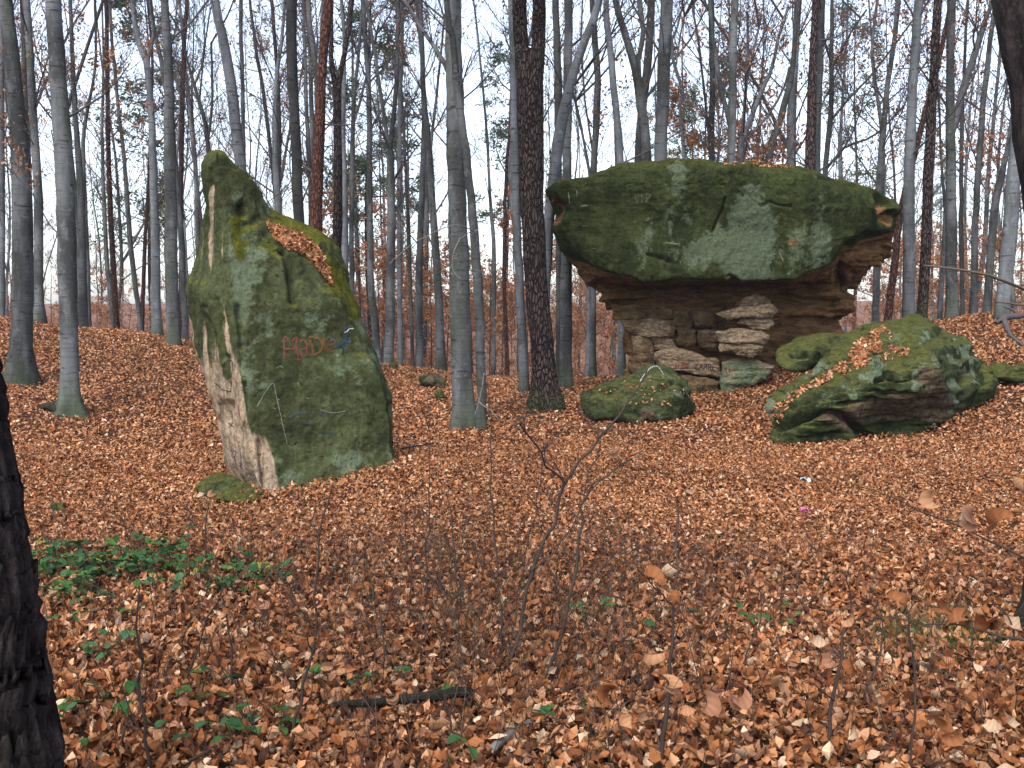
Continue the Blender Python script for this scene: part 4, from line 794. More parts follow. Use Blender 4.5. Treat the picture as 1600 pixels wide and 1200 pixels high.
T('b', 14.1, [(752, 664, 17), (752, 600, 15), (747, 450, 15), (738, 330, 14), (731, 260, 12), (720, 180, 11), (713, 120, 11), (706, 50, 9), (698, 0, 9)], 'slender beech leaning left across the thick middle beech', seed=33, nb=5, zb=3.5, flare=0.3,
  extra=[([(741, 362, 14.0), (720, 352, 13.6), (700, 354, 13.4), (672, 366, 13.2), (640, 385, 13.0), (608, 412, 12.9)], 2.0, 'twig_pale'), ([(738, 360, 14.0), (715, 378, 13.5), (707, 405, 13.4), (708, 424, 13.4), (720, 436, 13.3)], 1.8, 'twig_pale'), ([(742, 362, 14.0), (760, 352, 14), (775, 366, 14), (790, 372, 14)], 1.5, 'twig_pale')])
T('b', 33, [(770, 595, 7), (772, 400, 7), (765, 300, 5), (760, 200, 4)], 'thin crooked trunk in the gap between the middle beeches and the twin-stemmed pine', seed=34, nb=14)
T('q', 30, [(793, 598, 7), (788, 450, 6), (790, 300, 6), (797, 190, 4), (800, 100, 3)], 'thin dark red trunk just left of the twin-stemmed pine', seed=35, nb=4)
T('l', 17.5, [(821, 648, 17), (816, 540, 16), (812, 450, 14), (806, 300, 13), (803, 150, 12), (800, 0, 12)], 'pale beech half hidden behind the left side of the twin-stemmed pine', seed=36, nb=4)
T('p', 15.4, [(852, 646, 44), (848, 570, 38), (838, 450, 35), (830, 300, 38), (829, 200, 42), (828, 100, 43), (827, 80, 42)], 'big brown rough-barked pine dividing into two stems, left of the mushroom rock', [[(817, 110, 23), (814, 50, 22), (810, 0, 22)], [(839, 110, 22), (842, 50, 21), (842, 0, 20)]], seed=37, nb=3, flare=0.5, zb=4.5)
T('b', 18, [(884, 626, 20), (884, 500, 19), (885, 400, 18), (886, 250, 14), (887, 100, 14), (888, 0, 13)], 'straight grey beech between the twin-stemmed pine and the mushroom rock', seed=38, nb=6)
T('d', 20, [(874, 612, 9), (873, 300, 10), (872, 150, 12), (868, 0, 11)], 'dark trunk showing right behind the upper twin-stemmed pine', seed=39, nb=7)
T('l', 17.2, [(846, 632, 18), (852, 420, 17), (862, 300, 17), (875, 200, 18), (888, 140, 16), (908, 80, 13), (922, 40, 13), (936, 0, 11)], 'pale beech leaning strongly right over the left end of the mushroom rock', seed=40, nb=5)
T('b', 22, [(926, 610, 11), (927, 300, 10), (932, 180, 11), (934, 120, 10), (928, 40, 9), (925, 0, 8)], 'slightly curved grey beech above the left shoulder of the mushroom rock', [[(924, 290, 5), (908, 200, 4), (893, 140, 4)]], seed=41, nb=10, leaf=350)
T('l', 21, [(972, 600, 13), (969, 255, 11), (962, 170, 11), (953, 70, 10), (947, 0, 9)], 'pale beech leaning left above the left half of the mushroom cap', seed=42, nb=7)
T('b', 21.5, [(1014, 565, 18), (1010, 250, 16), (1003, 170, 16), (994, 110, 14), (976, 50, 11), (962, 0, 10)], 'forked grey beech left of the thick straight beech above the mushroom cap', [[(1001, 165, 8), (998, 90, 8), (1006, 50, 8), (1000, 0, 9)]], seed=43, nb=6)
T('b', 20, [(1030, 565, 22), (1032, 250, 20), (1036, 150, 20), (1040, 50, 20), (1042, 0, 20)], 'thick straight beech above the middle of the mushroom cap', seed=44, nb=4)
T('l', 25, [(1072, 565, 6), (1068, 250, 5), (1062, 170, 5), (1068, 145, 5), (1053, 100, 5), (1050, 60, 4), (1064, 20, 3)], 'thin zigzag trunk right of the thick straight beech', [[(1055, 110, 3), (1062, 60, 3), (1066, 30, 2)]], seed=45, nb=8)
T('d', 24, [(1112, 565, 10), (1112, 250, 10), (1113, 130, 9), (1111, 0, 10)], 'dark slim trunk above the centre of the mushroom cap, among orange leaves', [[(1110, 230, 5), (1098, 120, 4), (1092, 50, 4), (1085, 0, 3)]], seed=46, nb=12, leaf=350)
T('b', 20, [(1143, 565, 15), (1143, 250, 13), (1145, 150, 13), (1146, 80, 12), (1149, 0, 11)], 'straight beech with a left side stem, above the mushroom cap', [[(1140, 195, 8), (1125, 130, 8), (1121, 70, 7), (1118, 0, 6)]], seed=47, nb=6, leaf=150)
T('l', 22, [(1156, 565, 11), (1157, 240, 10), (1160, 215, 9)], 'pale beech fanning into spreading limbs above the mushroom cap', [[(1160, 218, 8), (1175, 180, 8), (1188, 145, 7), (1203, 115, 6), (1215, 60, 5), (1230, 10, 4)], [(1158, 218, 5), (1165, 150, 5), (1168, 80, 5), (1166, 20, 4)], [(1162, 222, 4), (1200, 180, 4), (1222, 140, 4), (1228, 110, 3)], [(1163, 150, 4), (1175, 90, 4), (1192, 20, 3)]], seed=48, nb=14, leaf=350)
T('b', 21, [(1185, 565, 14), (1200, 250, 12), (1213, 210, 11), (1225, 165, 10), (1238, 110, 8), (1243, 40, 7), (1248, 0, 8)], 'beech leaning right above the right half of the mushroom cap', seed=49, nb=7, leaf=300)
T('l', 23, [(1235, 560, 12), (1235, 255, 11), (1236, 160, 10), (1242, 100, 9), (1246, 0, 9)], 'upright pale trunk crossing the right-leaning beech above the cap', seed=50, nb=7)
T('p', 20, [(1262, 560, 18), (1266, 255, 16), (1270, 120, 13), (1274, 0, 11)], 'brown pine trunk above the right half of the mushroom cap', seed=51, nb=5)
T('b', 23, [(1277, 560, 11), (1277, 230, 10), (1281, 120, 10), (1284, 0, 10)], 'grey trunk tight behind the right side of the brown pine above the cap', seed=52, nb=7)
T('d', 26, [(1285, 540, 8), (1290, 270, 8), (1298, 180, 8), (1299, 100, 7), (1300, 0, 5)], 'dark slim tree with long limbs slanting right, above the cap right end', [[(1297, 190, 4), (1330, 150, 4), (1360, 120, 3), (1400, 70, 3)], [(1299, 110, 4), (1330, 50, 3), (1360, 10, 3)], [(1291, 265, 4), (1320, 230, 4), (1370, 210, 3), (1420, 160, 3)]], seed=53, nb=12, leaf=300)
T('b', 25, [(1368, 510, 11), (1374, 290, 10), (1380, 200, 9), (1389, 120, 8), (1398, 60, 7), (1403, 0, 8)], 'slim beech leaning right beyond the right tip of the mushroom cap', seed=54, nb=16, leaf=500)
T('l', 18.5, [(1420, 500, 20), (1421, 400, 19), (1420, 300, 17), (1423, 200, 16), (1429, 100, 14), (1435, 0, 13)], 'pale straight beech just right of the mushroom cap tip', seed=55, nb=5, flare=0.2)
T('p', 19, [(1441, 503, 16), (1447, 380, 16), (1452, 250, 16), (1459, 120, 14), (1465, 0, 12)], 'dark brown pine right beside the pale straight beech on the right', seed=56, nb=5, flare=0.2)
T('q', 23, [(1386, 510, 12), (1395, 430, 12), (1408, 330, 11), (1437, 210, 9), (1455, 140, 8), (1475, 60, 7)], 'red-brown trunk leaning right, passing behind the pale straight beech', seed=57, nb=4)
T('b', 25, [(1468, 500, 8), (1474, 400, 8), (1477, 330, 6), (1472, 270, 4)], 'short thin trunk behind and right of the dark brown pine', seed=58, nb=14, leaf=300)
T('b', 19.5, [(1488, 498, 18), (1487, 380, 17), (1485, 280, 16), (1485, 200, 14), (1484, 100, 12), (1486, 0, 13)], 'grey beech with a big right fork, second right of the dark brown pine', [[(1487, 210, 10), (1505, 140, 11), (1520, 90, 11), (1535, 40, 8), (1548, 0, 6)]], seed=59, nb=9, leaf=500)
T('d', 24, [(1504, 498, 7), (1502, 350, 7), (1503, 200, 6), (1507, 100, 5), (1512, 0, 4)], 'thin dark trunk just right of the big-forked grey beech', seed=60, nb=12, leaf=300)
T('b', 23, [(1520, 498, 11), (1524, 350, 10), (1533, 200, 9), (1543, 100, 8), (1555, 0, 6)], 'slim beech leaning right, third from the big-forked grey beech', seed=61, nb=12, leaf=500)
T('b', 22, [(1541, 498, 12), (1550, 380, 12), (1556, 310, 12), (1568, 260, 8), (1580, 200, 7)], 'bent beech left of the broad pale trunk near the right edge', seed=62, nb=12, leaf=350)
T('l', 18, [(1565, 496, 22), (1574, 400, 23), (1582, 300, 22), (1590, 200, 18), (1600, 100, 16)], 'broad pale beech leaning right near the right edge', seed=63, nb=6, flare=0.2)
tK = T('k', 4.9, [(1622, 1075, 62), (1634, 1000, 66), (1652, 850, 74), (1658, 600, 76), (1646, 380, 76), (1632, 230, 78), (1616, 100, 80), (1600, 0, 80)], 'dark near trunk bulging in at the top of the right edge', seed=64, name='beech_tree', nb=0, H=12, flare=0.5,
  extra=[([(1640, 470, 4.9), (1600, 452, 4.6), (1560, 435, 4.4), (1500, 421, 4.2), (1440, 415, 4.1)], 5.5, 'twig_mid'), ([(1560, 436, 4.4), (1552, 425, 4.4), (1548, 415, 4.4)], 2.5, 'twig_mid'), ([(1640, 485, 4.9), (1600, 477, 4.6), (1560, 472, 4.4)], 4, 'twig_mid')])
tL = T('k', 2.75, [(-20, 1330, 235), (-18, 1200, 226), (-38, 1000, 212), (-58, 850, 205), (-100, 590, 196), (-150, 300, 180), (-200, 0, 165)], 'dark furrowed pine trunk close at the left edge, lower corner', seed=65, nb=0, H=10, flare=0.1)
# deep bark furrows on the near pine
old = [c for c in tL.children if c.name.startswith('trunk')][0]; mt_ = old.data.materials[0]; bpy.data.objects.remove(old)
pp = [(-24, 1330, 235), (-23, 1200, 226), (-44, 1000, 212), (-66, 850, 205), (-112, 590, 196), (-150, 300, 180), (-200, 0, 165)]
P = np.array([at(x, y, 2.75) for x, y, w in pp]); R = np.array([.5 * w * 2.75 / FPX for x, y, w in pp]); P = np.concatenate([P, P[-1:] + np.array([[-.3, 0, 3.0]])]); R = np.concatenate([R, [.12]])
rg = np.random.default_rng(3); Q, r = trunk_path(rg, P, R, 0.02); Q = Q.copy(); s = np.concatenate([[0], np.cumsum(np.linalg.norm(np.diff(Q, axis=0), axis=1))]); sd = 150; a = np.arange(sd) * 2 * math.pi / sd
q3 = np.stack([np.cos(a)[None] * 3.0 + 0 * s[:, None], np.sin(a)[None] * 3.0 + 0 * s[:, None], (s * 1.9)[:, None] + 0 * a[None]], -1).reshape(-1, 3)
q3 = q3 + 0.35 * np.stack([fbm(q3 * 1.7, 5, 2), fbm(q3 * 1.7, 6, 2), 0 * q3[:, 0]], 1)
rid = np.abs(fbm(q3 * np.array([1, 1, .55]), 50, 3, .5)); d = np.minimum(rid * 2.2, 1.0) + .22 * fbm(q3 * np.array([5, 5, 1.6]), 60, 3)
tb = Tubes(); tb.add(Q, r[:, None] * (0.86 + 0.16 * d.reshape(len(s), sd)), sd); V, F = tb.arrays(); mk('trunk', V, F, mt_, tL)

# ------------------------------------------------------------------ background trees: a few kinds, copied
def proto(kind, seed, H, r0, nb, leaf, label, group, lo=0.25, name=None):
    rng = np.random.default_rng(seed); root = thing(name or ('pine_tree' if kind in 'pr' else 'beech_tree'), label, 'tree', (0, 0, 0), group)
    n = 8; P = np.zeros((n, 3)); P[:, 2] = np.linspace(-0.3, H, n); P[1:, :2] = np.cumsum(rng.normal(0, 0.16 if kind not in 'pr' else 0.07, (n - 1, 2)), 0)
    Q, r = trunk_path(rng, P, np.linspace(r0, r0 * 0.16, n), 0.7); tb = Tubes(); trunk_mesh(tb, rng, Q, r, P[0], 7, 0.4); V, F = tb.arrays(); mk('trunk', V, F, M[KM[kind]], root, local=True)
    tb = Tubes(); tips = []
    if kind in 'bdl' and rng.random() < 0.7:
        i = int(len(Q) * rng.uniform(0.3, 0.5)); az = rng.uniform(0, 6.28)
        grow(tb, rng, Q[i], (math.cos(az) * .45, math.sin(az) * .45, 1), H * 0.45, r[i] * 0.7, 0, tips, 2, 0.006, 0.5, 4, (7, 4))
    for b in range(nb):
        z = H * (lo + (0.97 - lo) * rng.random() ** 0.8); i = int(np.clip(np.searchsorted(Q[:, 2], z), 1, len(Q) - 1)); az = rng.uniform(0, 6.28)
        if kind in 'pr': d = (math.cos(az), math.sin(az), rng.uniform(0.0, 0.5)); L = rng.uniform(1.2, 2.4) * (1.15 - 0.5 * z / H)
        else: d = (math.cos(az), math.sin(az), rng.uniform(0.5, 1.6)); L = rng.uniform(1.6, 4.2) * (1.1 - 0.45 * z / H)
        grow(tb, rng, Q[i], d, L, min(r[i] * 0.4, 0.035), 0, tips, 2, 0.0042 if kind not in 'pr' else 0.008, 0.45 if kind not in 'pr' else 0.1, 3, (6, 5) if kind not in 'pr' else (5, 4))
    V, F = tb.arrays(); mk('branches', V, F, M['branch'], root, local=True)['kind'] = 'stuff'
    if kind in 'pr' and leaf:
        V, F, C = needles(rng, tips, leaf, 0.26); mk('needles', V, F, M['needle'], root, col=C, smooth=False, local=True)['kind'] = 'stuff'
    elif leaf:
        V, F, C = leaf_cloud(rng, tips, leaf, 0.085); mk('dry_leaves', V, F, M['leaf_up'], root, col=C, smooth=False, local=True)['kind'] = 'stuff'
    return root
protos = [('b', 201, 21, .15, 15, 300, .22), ('b', 202, 19, .11, 17, 2400, .14), ('l', 203, 22, .17, 14, 0, .25), ('d', 204, 18, .10, 18, 2800, .12), ('b', 205, 20, .13, 15, 1400, .18), ('l', 206, 17, .09, 16, 2200, .12), ('p', 207, 21, .13, 20, 9, .45), ('p', 208, 19, .13, 26, 12, .3)]
ZN = [(-1, 'left of the standing rock'), (330, 'behind the standing rock'), (600, 'between the standing rock and the twin-stemmed pine'), (860, 'behind the left half of the mushroom rock'), (1130, 'behind the right half of the mushroom rock'), (1400, 'beyond the right end of the mushroom rock')]
KW = dict(b='slender grey beech far back', l='pale slender beech far back', d='dark twiggy young beech far back', r='far reddish pine with green needles', p='far brown pine with layered green needles')
rng = np.random.default_rng(77); PR = {}
for k, s, H, r0, nb, lf, lo in protos: PR[s] = [k, None, (k, s, H, r0, nb, lf, lo)]
SEEN = {}
def uniq(lab):
    n = SEEN[lab] = SEEN.get(lab, 0) + 1
    return lab if n == 1 else lab.replace('far back', 'hindmost').replace('far brown', 'hindmost brown') if n == 2 else lab + (', third behind' if n == 3 else ', fourth behind')
ANCH = [(33, 'the thick left-edge beech'), (106, 'the nearest left-slope beech'), (178, 'the thin dark red pine'), (243, 'the Y-forked beech'), (268, 'the straight crest beech'), (376, 'the standing rock tip'), (436, 'the standing rock ledge'), (468, 'the dark grey trunk'), (494, 'the red pine'), (527, 'the brown V-forked trunk'), (611, 'the tall V beech'), (655, 'the slim twiggy beech'), (716, 'the thick middle beech'), (790, 'the thin dark red trunk'), (835, 'the twin-stemmed pine'), (884, 'the beech by that pine'), (932, 'the curved beech'), (966, 'the left-leaning pale beech'), (1006, 'the forked grey beech'), (1035, 'the thick straight beech'), (1112, 'the dark slim trunk'), (1145, 'the two-stemmed straight beech'), (1225, 'the right-leaning beech'), (1268, 'the brown pine'), (1296, 'the long-limbed dark tree'), (1375, 'the cap tip'), (1422, 'the pale straight beech'), (1450, 'the dark brown pine'), (1486, 'the big-forked beech'), (1525, 'the slim right-edge beech'), (1580, 'the broad pale beech')]
spots = []
for (n, y0, y1) in ((22, 27, 46), (30, 46, 75), (48, 75, 130)):
    for i in range(n):
        Y = rng.uniform(y0, y1); px = (i + rng.uniform(0, 1)) / n * 1760 - 80; s = [201, 202, 203, 204, 205, 206][rng.integers(0, 6)]
        if rng.random() < 0.05 and Y > 46: s = [207, 208][rng.integers(0, 2)]
        if 728 < px < 796: continue
        spots.append((px, Y, s))
spots += [(578, 44, 208), (600, 62, 208), (795, 50, 207), (235, 52, 208), (1330, 66, 207), (1105, 55, 208)]
for px, Y, s in spots:
    x = (px - 800) / FPX * Y; z = ground(x, Y)[0]; k = PR[s][0]; zn = [t_ for a, t_ in ZN if px >= a or a == -1][-1]
    an = min(ANCH, key=lambda t_: abs(t_[0] - px)); lab = KW[k] + (' left of ' if px < an[0] else ' right of ') + an[1]; lab = (lab + ', ' + ('nearer row' if Y < 46 else 'middle row' if Y < 75 else 'farthest row')); grp = 'far ' + ('pines ' if k in 'rp' else ('dark beeches ' if k == 'd' else 'pale beeches ' if k == 'l' else 'grey beeches ')) + zn
    lab = uniq(lab); rz, sc = rng.uniform(0, 6.28), rng.uniform(0.8, 1.2)
    if PR[s][1] is None:
        a = PR[s][2]; PR[s][1] = proto(a[0], a[1], a[2], a[3], a[4], a[5], lab, grp, a[6]); o = PR[s][1]
        o.location = (x, Y, z); o.rotation_euler = (0, 0, rz); o.scale = (sc, sc, sc)
    else: dup(PR[s][1], (x, Y, z), rz, sc, lab, grp)
# young beeches that keep their brown leaves
def young(seed, H, leaf):
    rng = np.random.default_rng(seed); root = thing('young_beech', 'x', 'tree', (0, 0, 0)); tb = Tubes(); tips = []
    P = np.array([(0, 0, -0.1), (0.05, 0, H * .5), (rng.normal(0, .2), rng.normal(0, .2), H)]); Q, r = trunk_path(rng, P, np.array([.03, .02, .008]), .4); tb.add(Q, r, 5); V, F = tb.arrays(); mk('trunk', V, F, M['twig'], root, local=True)
    tb = Tubes()
    for b in range(16):
        i = rng.integers(2, len(Q)); az = rng.uniform(0, 6.28); grow(tb, rng, Q[i], (math.cos(az), math.sin(az), .35), rng.uniform(.8, 1.7), .010, 0, tips, 2, .004, .15)
    V, F = tb.arrays(); mk('branches', V, F, M['twig'], root, local=True)['kind'] = 'stuff'
    V, F, C = leaf_cloud(rng, tips, leaf, .09, np.array([(0.42, 0.19, 0.085), (0.34, 0.125, 0.05), (0.46, 0.24, 0.12), (0.30, 0.14, 0.08)])); mk('dry_leaves', V, F, M['leaf_up'], root, col=C, smooth=False, local=True)['kind'] = 'stuff'
    return root
YP = [young(301, 4.2, 2200), young(302, 5.5, 2600), young(303, 3.4, 1900)]; yused = [False] * 3
yspots = [(560, 34), (590, 40), (625, 36), (650, 45), (672, 38), (700, 42), (740, 40), (765, 34), (785, 46), (810, 38), (835, 44), (865, 36), (900, 42), (930, 38), (955, 46), (520, 44), (610, 52), (690, 55), (775, 56), (850, 58), (920, 60), (1400, 36), (1440, 42), (1475, 38), (1520, 44), (1560, 36), (1590, 48), (1360, 44), (1500, 52), (200, 44), (150, 50), (80, 46), (320, 46), (1110, 30), (1085, 33), (440, 42), (545, 58), (575, 66), (635, 64), (665, 72), (720, 66), (750, 74), (800, 68), (880, 72), (905, 52), (945, 70), (975, 56), (1345, 62), (1385, 70), (1425, 64), (1460, 74), (1490, 66), (1535, 72), (1575, 62), (1600, 72), (20, 60), (60, 66), (110, 58), (140, 72), (175, 64), (215, 70), (255, 60), (300, 68)]
for q, (px, Y) in enumerate(yspots):
    k = q % 3; x = (px - 800) / FPX * Y; z = ground(x, Y)[0]; zn = [t_ for a, t_ in ZN if px >= a or a == -1][-1]; an = min(ANCH, key=lambda t_: abs(t_[0] - px)); lab = 'rusty-leaved young beech far back ' + ('left of ' if px < an[0] else 'right of ') + an[1] + (', nearer' if Y < 40 else ', farther')
    sc = rng.uniform(.9, 1.5)
    if px in (1110, 1085): sc = 1.7; lab = 'orange-leaved young beech above the mushroom cap, ' + ('right' if px == 1110 else 'left') + ' of the pair'
    lab = uniq(lab)
    if not yused[k]: yused[k] = True; o = YP[k]; o.location = (x, Y, z); o.scale = (sc,) * 3; tag(o, lab, None, 'rusty young beeches ' + zn)
    else: dup(YP[k], (x, Y, z), rng.uniform(0, 6.28), sc, lab, 'rusty young beeches ' + zn)
# ------------------------------------------------------------------ leaf litter
rng = np.random.default_rng(5)
def wedge(n, y0, y1, k=0.62, m=0.8):
    out = []
    while len(out) < n:
        Y = np.sqrt(rng.uniform(y0 * y0, y1 * y1, n)); x = rng.uniform(-1, 1, n) * (k * Y + m); out = np.stack([x, Y], 1)
    return out
def litter(n, y0, y1, size, tilt, tm, lift, pw=LEAF_W):
    q = wedge(n, y0, y1); z = ground(q[:, 0], q[:, 1]); e = 0.12
    gx_ = (ground(q[:, 0] + e, q[:, 1]) - z) / e; gy_ = (ground(q[:, 0], q[:, 1] + e) - z) / e
    P = np.stack([q[:, 0], q[:, 1], z + rng.random(n) ** 1.5 * lift + 0.008], 1)
    return scatter_leaves(rng, P, size, tilt, tm, gx_, gy_, palw=pw)
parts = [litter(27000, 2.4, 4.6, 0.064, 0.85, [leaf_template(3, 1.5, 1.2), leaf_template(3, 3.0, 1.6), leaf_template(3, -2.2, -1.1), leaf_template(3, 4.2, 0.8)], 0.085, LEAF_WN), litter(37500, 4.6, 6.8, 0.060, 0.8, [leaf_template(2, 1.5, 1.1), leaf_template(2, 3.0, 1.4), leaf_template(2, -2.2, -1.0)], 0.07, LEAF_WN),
         litter(145000, 6.8, 12.5, 0.047, 0.6, [leaf_template(1, 1.4, 0.5), leaf_template(1, -1.0, 0.8)], 0.05),
         litter(215000, 12.5, 25.5, 0.056, 0.52, [quad_template(0.6), quad_template(-0.4)], 0.05)]
for line, n, up in (([(375, 776), (435, 783), (525, 767), (622, 739), (632, 720)], 900, .13), ([(1195, 690), (1260, 704), (1370, 707), (1470, 684), (1535, 630)], 700, .10), ([(912, 640), (960, 657), (1030, 667), (1085, 640)], 420, .09), ([(1060, 630), (1125, 622), (1195, 592), (1215, 577)], 300, .10), ([(303, 770), (365, 785), (425, 780)], 200, .07)):
    W_ = np.array([at(x, y, gy(x, y)) for x, y in line]); k = rng.uniform(0, len(line) - 1, n); i = np.minimum(k.astype(int), len(line) - 2); f = (k - i)[:, None]
    q = (W_[i] * (1 - f) + W_[i + 1] * f)[:, :2] + rng.normal(0, 1, (n, 2)) * np.array([.10, .13]) - np.array([0, .05]); z = ground(q[:, 0], q[:, 1])
    parts.append(scatter_leaves(rng, np.concatenate([q, (z + rng.random(n) ** 1.4 * up)[:, None]], 1), .058, .6, [leaf_template(1, 1.4, .5), leaf_template(1, -1.0, .8)]))
V = []; F = []; C = []; off = 0
for a, b, c in parts: V.append(a); F.append(b + off); C.append(c); off += len(a)
tag(mk('leaf_litter', np.concatenate(V), np.concatenate(F), M['leaf'], None, col=np.concatenate(C), smooth=False), 'dense carpet of fallen brown beech leaves covering the forest floor', 'leaves', None, 'stuff')
# the nearest fallen leaves, one by one
rng = np.random.default_rng(9); TM = [leaf_template(9, 2.0, 1.1, .024), leaf_template(9, 3.6, 1.5, .024), leaf_template(9, -2.8, 1.2, .022), leaf_template(9, 2.4, -1.4, .024)]
LM = []
for k in range(16):
    V_, T_ = TM[k % 4]; c = LEAF_PAL[[0, 1, 2, 0, 6, 1, 3, 7][k % 8]] * rng.uniform(.85, 1.1)
    o = mk('leaf', V_ * 1.0, T_, M['leaf_up'], None, col=c[None] * np.where((np.arange(len(V_)) // 3) % 2 == 0, 1.0, .78)[:, None], smooth=True, local=True); LM.append(o.data); bpy.data.objects.remove(o)
def leaf_at(parent, p, size, rot, k, name='leaf'):
    o = bpy.data.objects.new(name, LM[k % 16]); COL.objects.link(o); o.parent = parent
    o.location = tuple(np.array(p) - np.array(parent.location)); o.rotation_euler = rot; o.scale = (size, size * rng.uniform(.8, 1.1), size * rng.uniform(.7, 1.4)); return o
q = wedge(285, 2.9, 4.6, 0.54, 0.0); qz = ground(q[:, 0], q[:, 1])
for i in range(len(q)):
    leaf_at(ground_o, (q[i, 0], q[i, 1], qz[i] + rng.uniform(.03, .075)), rng.uniform(.065, .095), (rng.normal(0, .5), rng.normal(0, .5), rng.uniform(0, 6.28)), i)

# ------------------------------------------------------------------ saplings and twigs in the foreground
def sapling(label, stems, leaves=(), mat='twig', name='sapling', w=None, group='bare saplings in the foreground', twigs=0, seed=0, lsize=0.07):
    """stems: lists of (px,py,width px,Y); leaves: (px,py,Y,size px)"""
    r_ = np.random.default_rng(4000 + seed)
    p0 = at(stems[0][0][0], stems[0][0][1], stems[0][0][3]); gz = ground(p0[0], p0[1])[0]
    root = thing(name, label, 'sapling', (p0[0], p0[1], gz), group); tips = []
    for k, st in enumerate(stems):
        P = np.array([at(x, y, Y) for x, y, w_, Y in st]); R = np.array([.47 * w_ * Y / FPX for x, y, w_, Y in st])
        g = ground(P[0, 0], P[0, 1])[0]
        if k == 0 or st[0][1] > stems[0][0][1] - 40:
            if P[0, 2] > g: P = np.concatenate([[[P[0, 0], P[0, 1], g - .05]], P]); R = np.concatenate([[R[0]], R])
        Q, r = trunk_path(r_, P, R, .06); Q[1:] += r_.normal(0, .0025, (len(Q) - 1, 3)); tb = Tubes(); tb.add(Q, np.maximum(r, .0012), 5)
        for t_ in range(twigs):
            i = r_.integers(len(Q) // 3, len(Q) - 1); a = r_.uniform(0, 6.28)
            grow(tb, r_, Q[i], (math.cos(a) * .8, math.sin(a) * .5, .7), r_.uniform(.08, .28), r[i] * .5, 1, tips, 2, .0009, .2)
        V, F = tb.arrays(); mk('stem', V, F, M[mat], root)
    for k, (x, y, Y, s) in enumerate(leaves):
        leaf_at(root, at(x, y, Y), s * Y / FPX, (r_.normal(.9, .5), r_.normal(0, .6), r_.uniform(0, 6.28)), int(r_.integers(0, 16)))
    return root
g4 = 4.4
sapling('large bare many-stemmed bush in the middle foreground', [
    [(792, 1066, 7, g4), (805, 1012, 7, g4), (815, 975, 7, g4), (830, 890, 6.5, g4), (862, 825, 6, g4), (882, 760, 5.5, g4), (907, 720, 5, g4), (955, 662, 4, g4), (1000, 600, 3, g4), (1012, 575, 2, g4)],
    [(884, 757, 4, g4), (852, 720, 3.5, 4.3), (825, 680, 3.2, 4.2), (807, 655, 2.6, 4.1), (800, 666, 2, 4.1)], [(807, 656, 2.5, 4.1), (835, 648, 2.2, 4.1), (867, 638, 1.8, 4.1)],
    [(847, 1085, 6, 4.25), (870, 1017, 6, 4.25), (887, 957, 5.5, 4.25), (900, 895, 5, 4.25), (910, 817, 5, 4.25), (914, 772, 4.2, 4.25), (950, 742, 3.5, 4.2), (985, 717, 3, 4.2)],
    [(785, 1060, 3.5, 4.5), (783, 960, 3.2, 4.5), (775, 887, 3, 4.5), (768, 775, 2.4, 4.5), (765, 675, 2, 4.5), (762, 600, 1.5, 4.5)],
    [(812, 1060, 5, 4.4), (850, 1000, 3, 4.5), (905, 930, 2.6, 4.5), (960, 870, 2.4, 4.5), (1000, 850, 2, 4.5)], [(830, 890, 3, 4.4), (870, 860, 2.6, 4.4), (905, 800, 2.2, 4.4), (925, 720, 2, 4.4), (942, 670, 1.4, 4.4)],
    [(890, 960, 2.6, 4.3), (930, 935, 2.4, 4.3), (975, 910, 2.2, 4.3), (995, 900, 1.8, 4.3)], [(800, 1030, 3, 4.4), (808, 930, 2.6, 4.4), (826, 850, 2.4, 4.4), (840, 780, 2, 4.4), (855, 690, 1.5, 4.4)], [(905, 840, 2.4, 4.25), (960, 870, 1.8, 4.2), (990, 890, 1.5, 4.2)]],
    [(958, 706, 4.2, 20), (968, 716, 4.2, 16), (985, 710, 4.2, 18), (960, 719, 4.2, 14), (1000, 712, 4.2, 12), (875, 725, 4.3, 15), (880, 733, 4.3, 14), (866, 766, 4.3, 14), (835, 760, 4.3, 12), (915, 748, 4.3, 12), (935, 800, 4.2, 14), (750, 985, 4.5, 18), (965, 870, 4.2, 14)], twigs=7, seed=1)
sapling('thin pale-tipped sapling left of the bush, in front of the slope', [[(666, 960, 3, 5.2), (667, 850, 2.6, 5.2), (672, 750, 2.2, 5.2), (667, 660, 1.6, 5.2), (668, 620, 1.2, 5.2)], [(668, 850, 1.6, 5.2), (655, 800, 1.4, 5.2), (648, 770, 1, 5.2)]], twigs=2, seed=2)
sapling('thin sapling with forked twigs right of the pale-tipped one', [[(715, 960, 3, 5.0), (712, 880, 2.5, 5), (706, 820, 2.2, 5), (700, 760, 1.5, 5)], [(712, 880, 2, 5), (700, 850, 1.8, 5), (688, 820, 1.4, 5)], [(640, 935, 2.5, 5.1), (645, 860, 2, 5.1), (650, 800, 1.5, 5.1)]], twigs=2, seed=3)
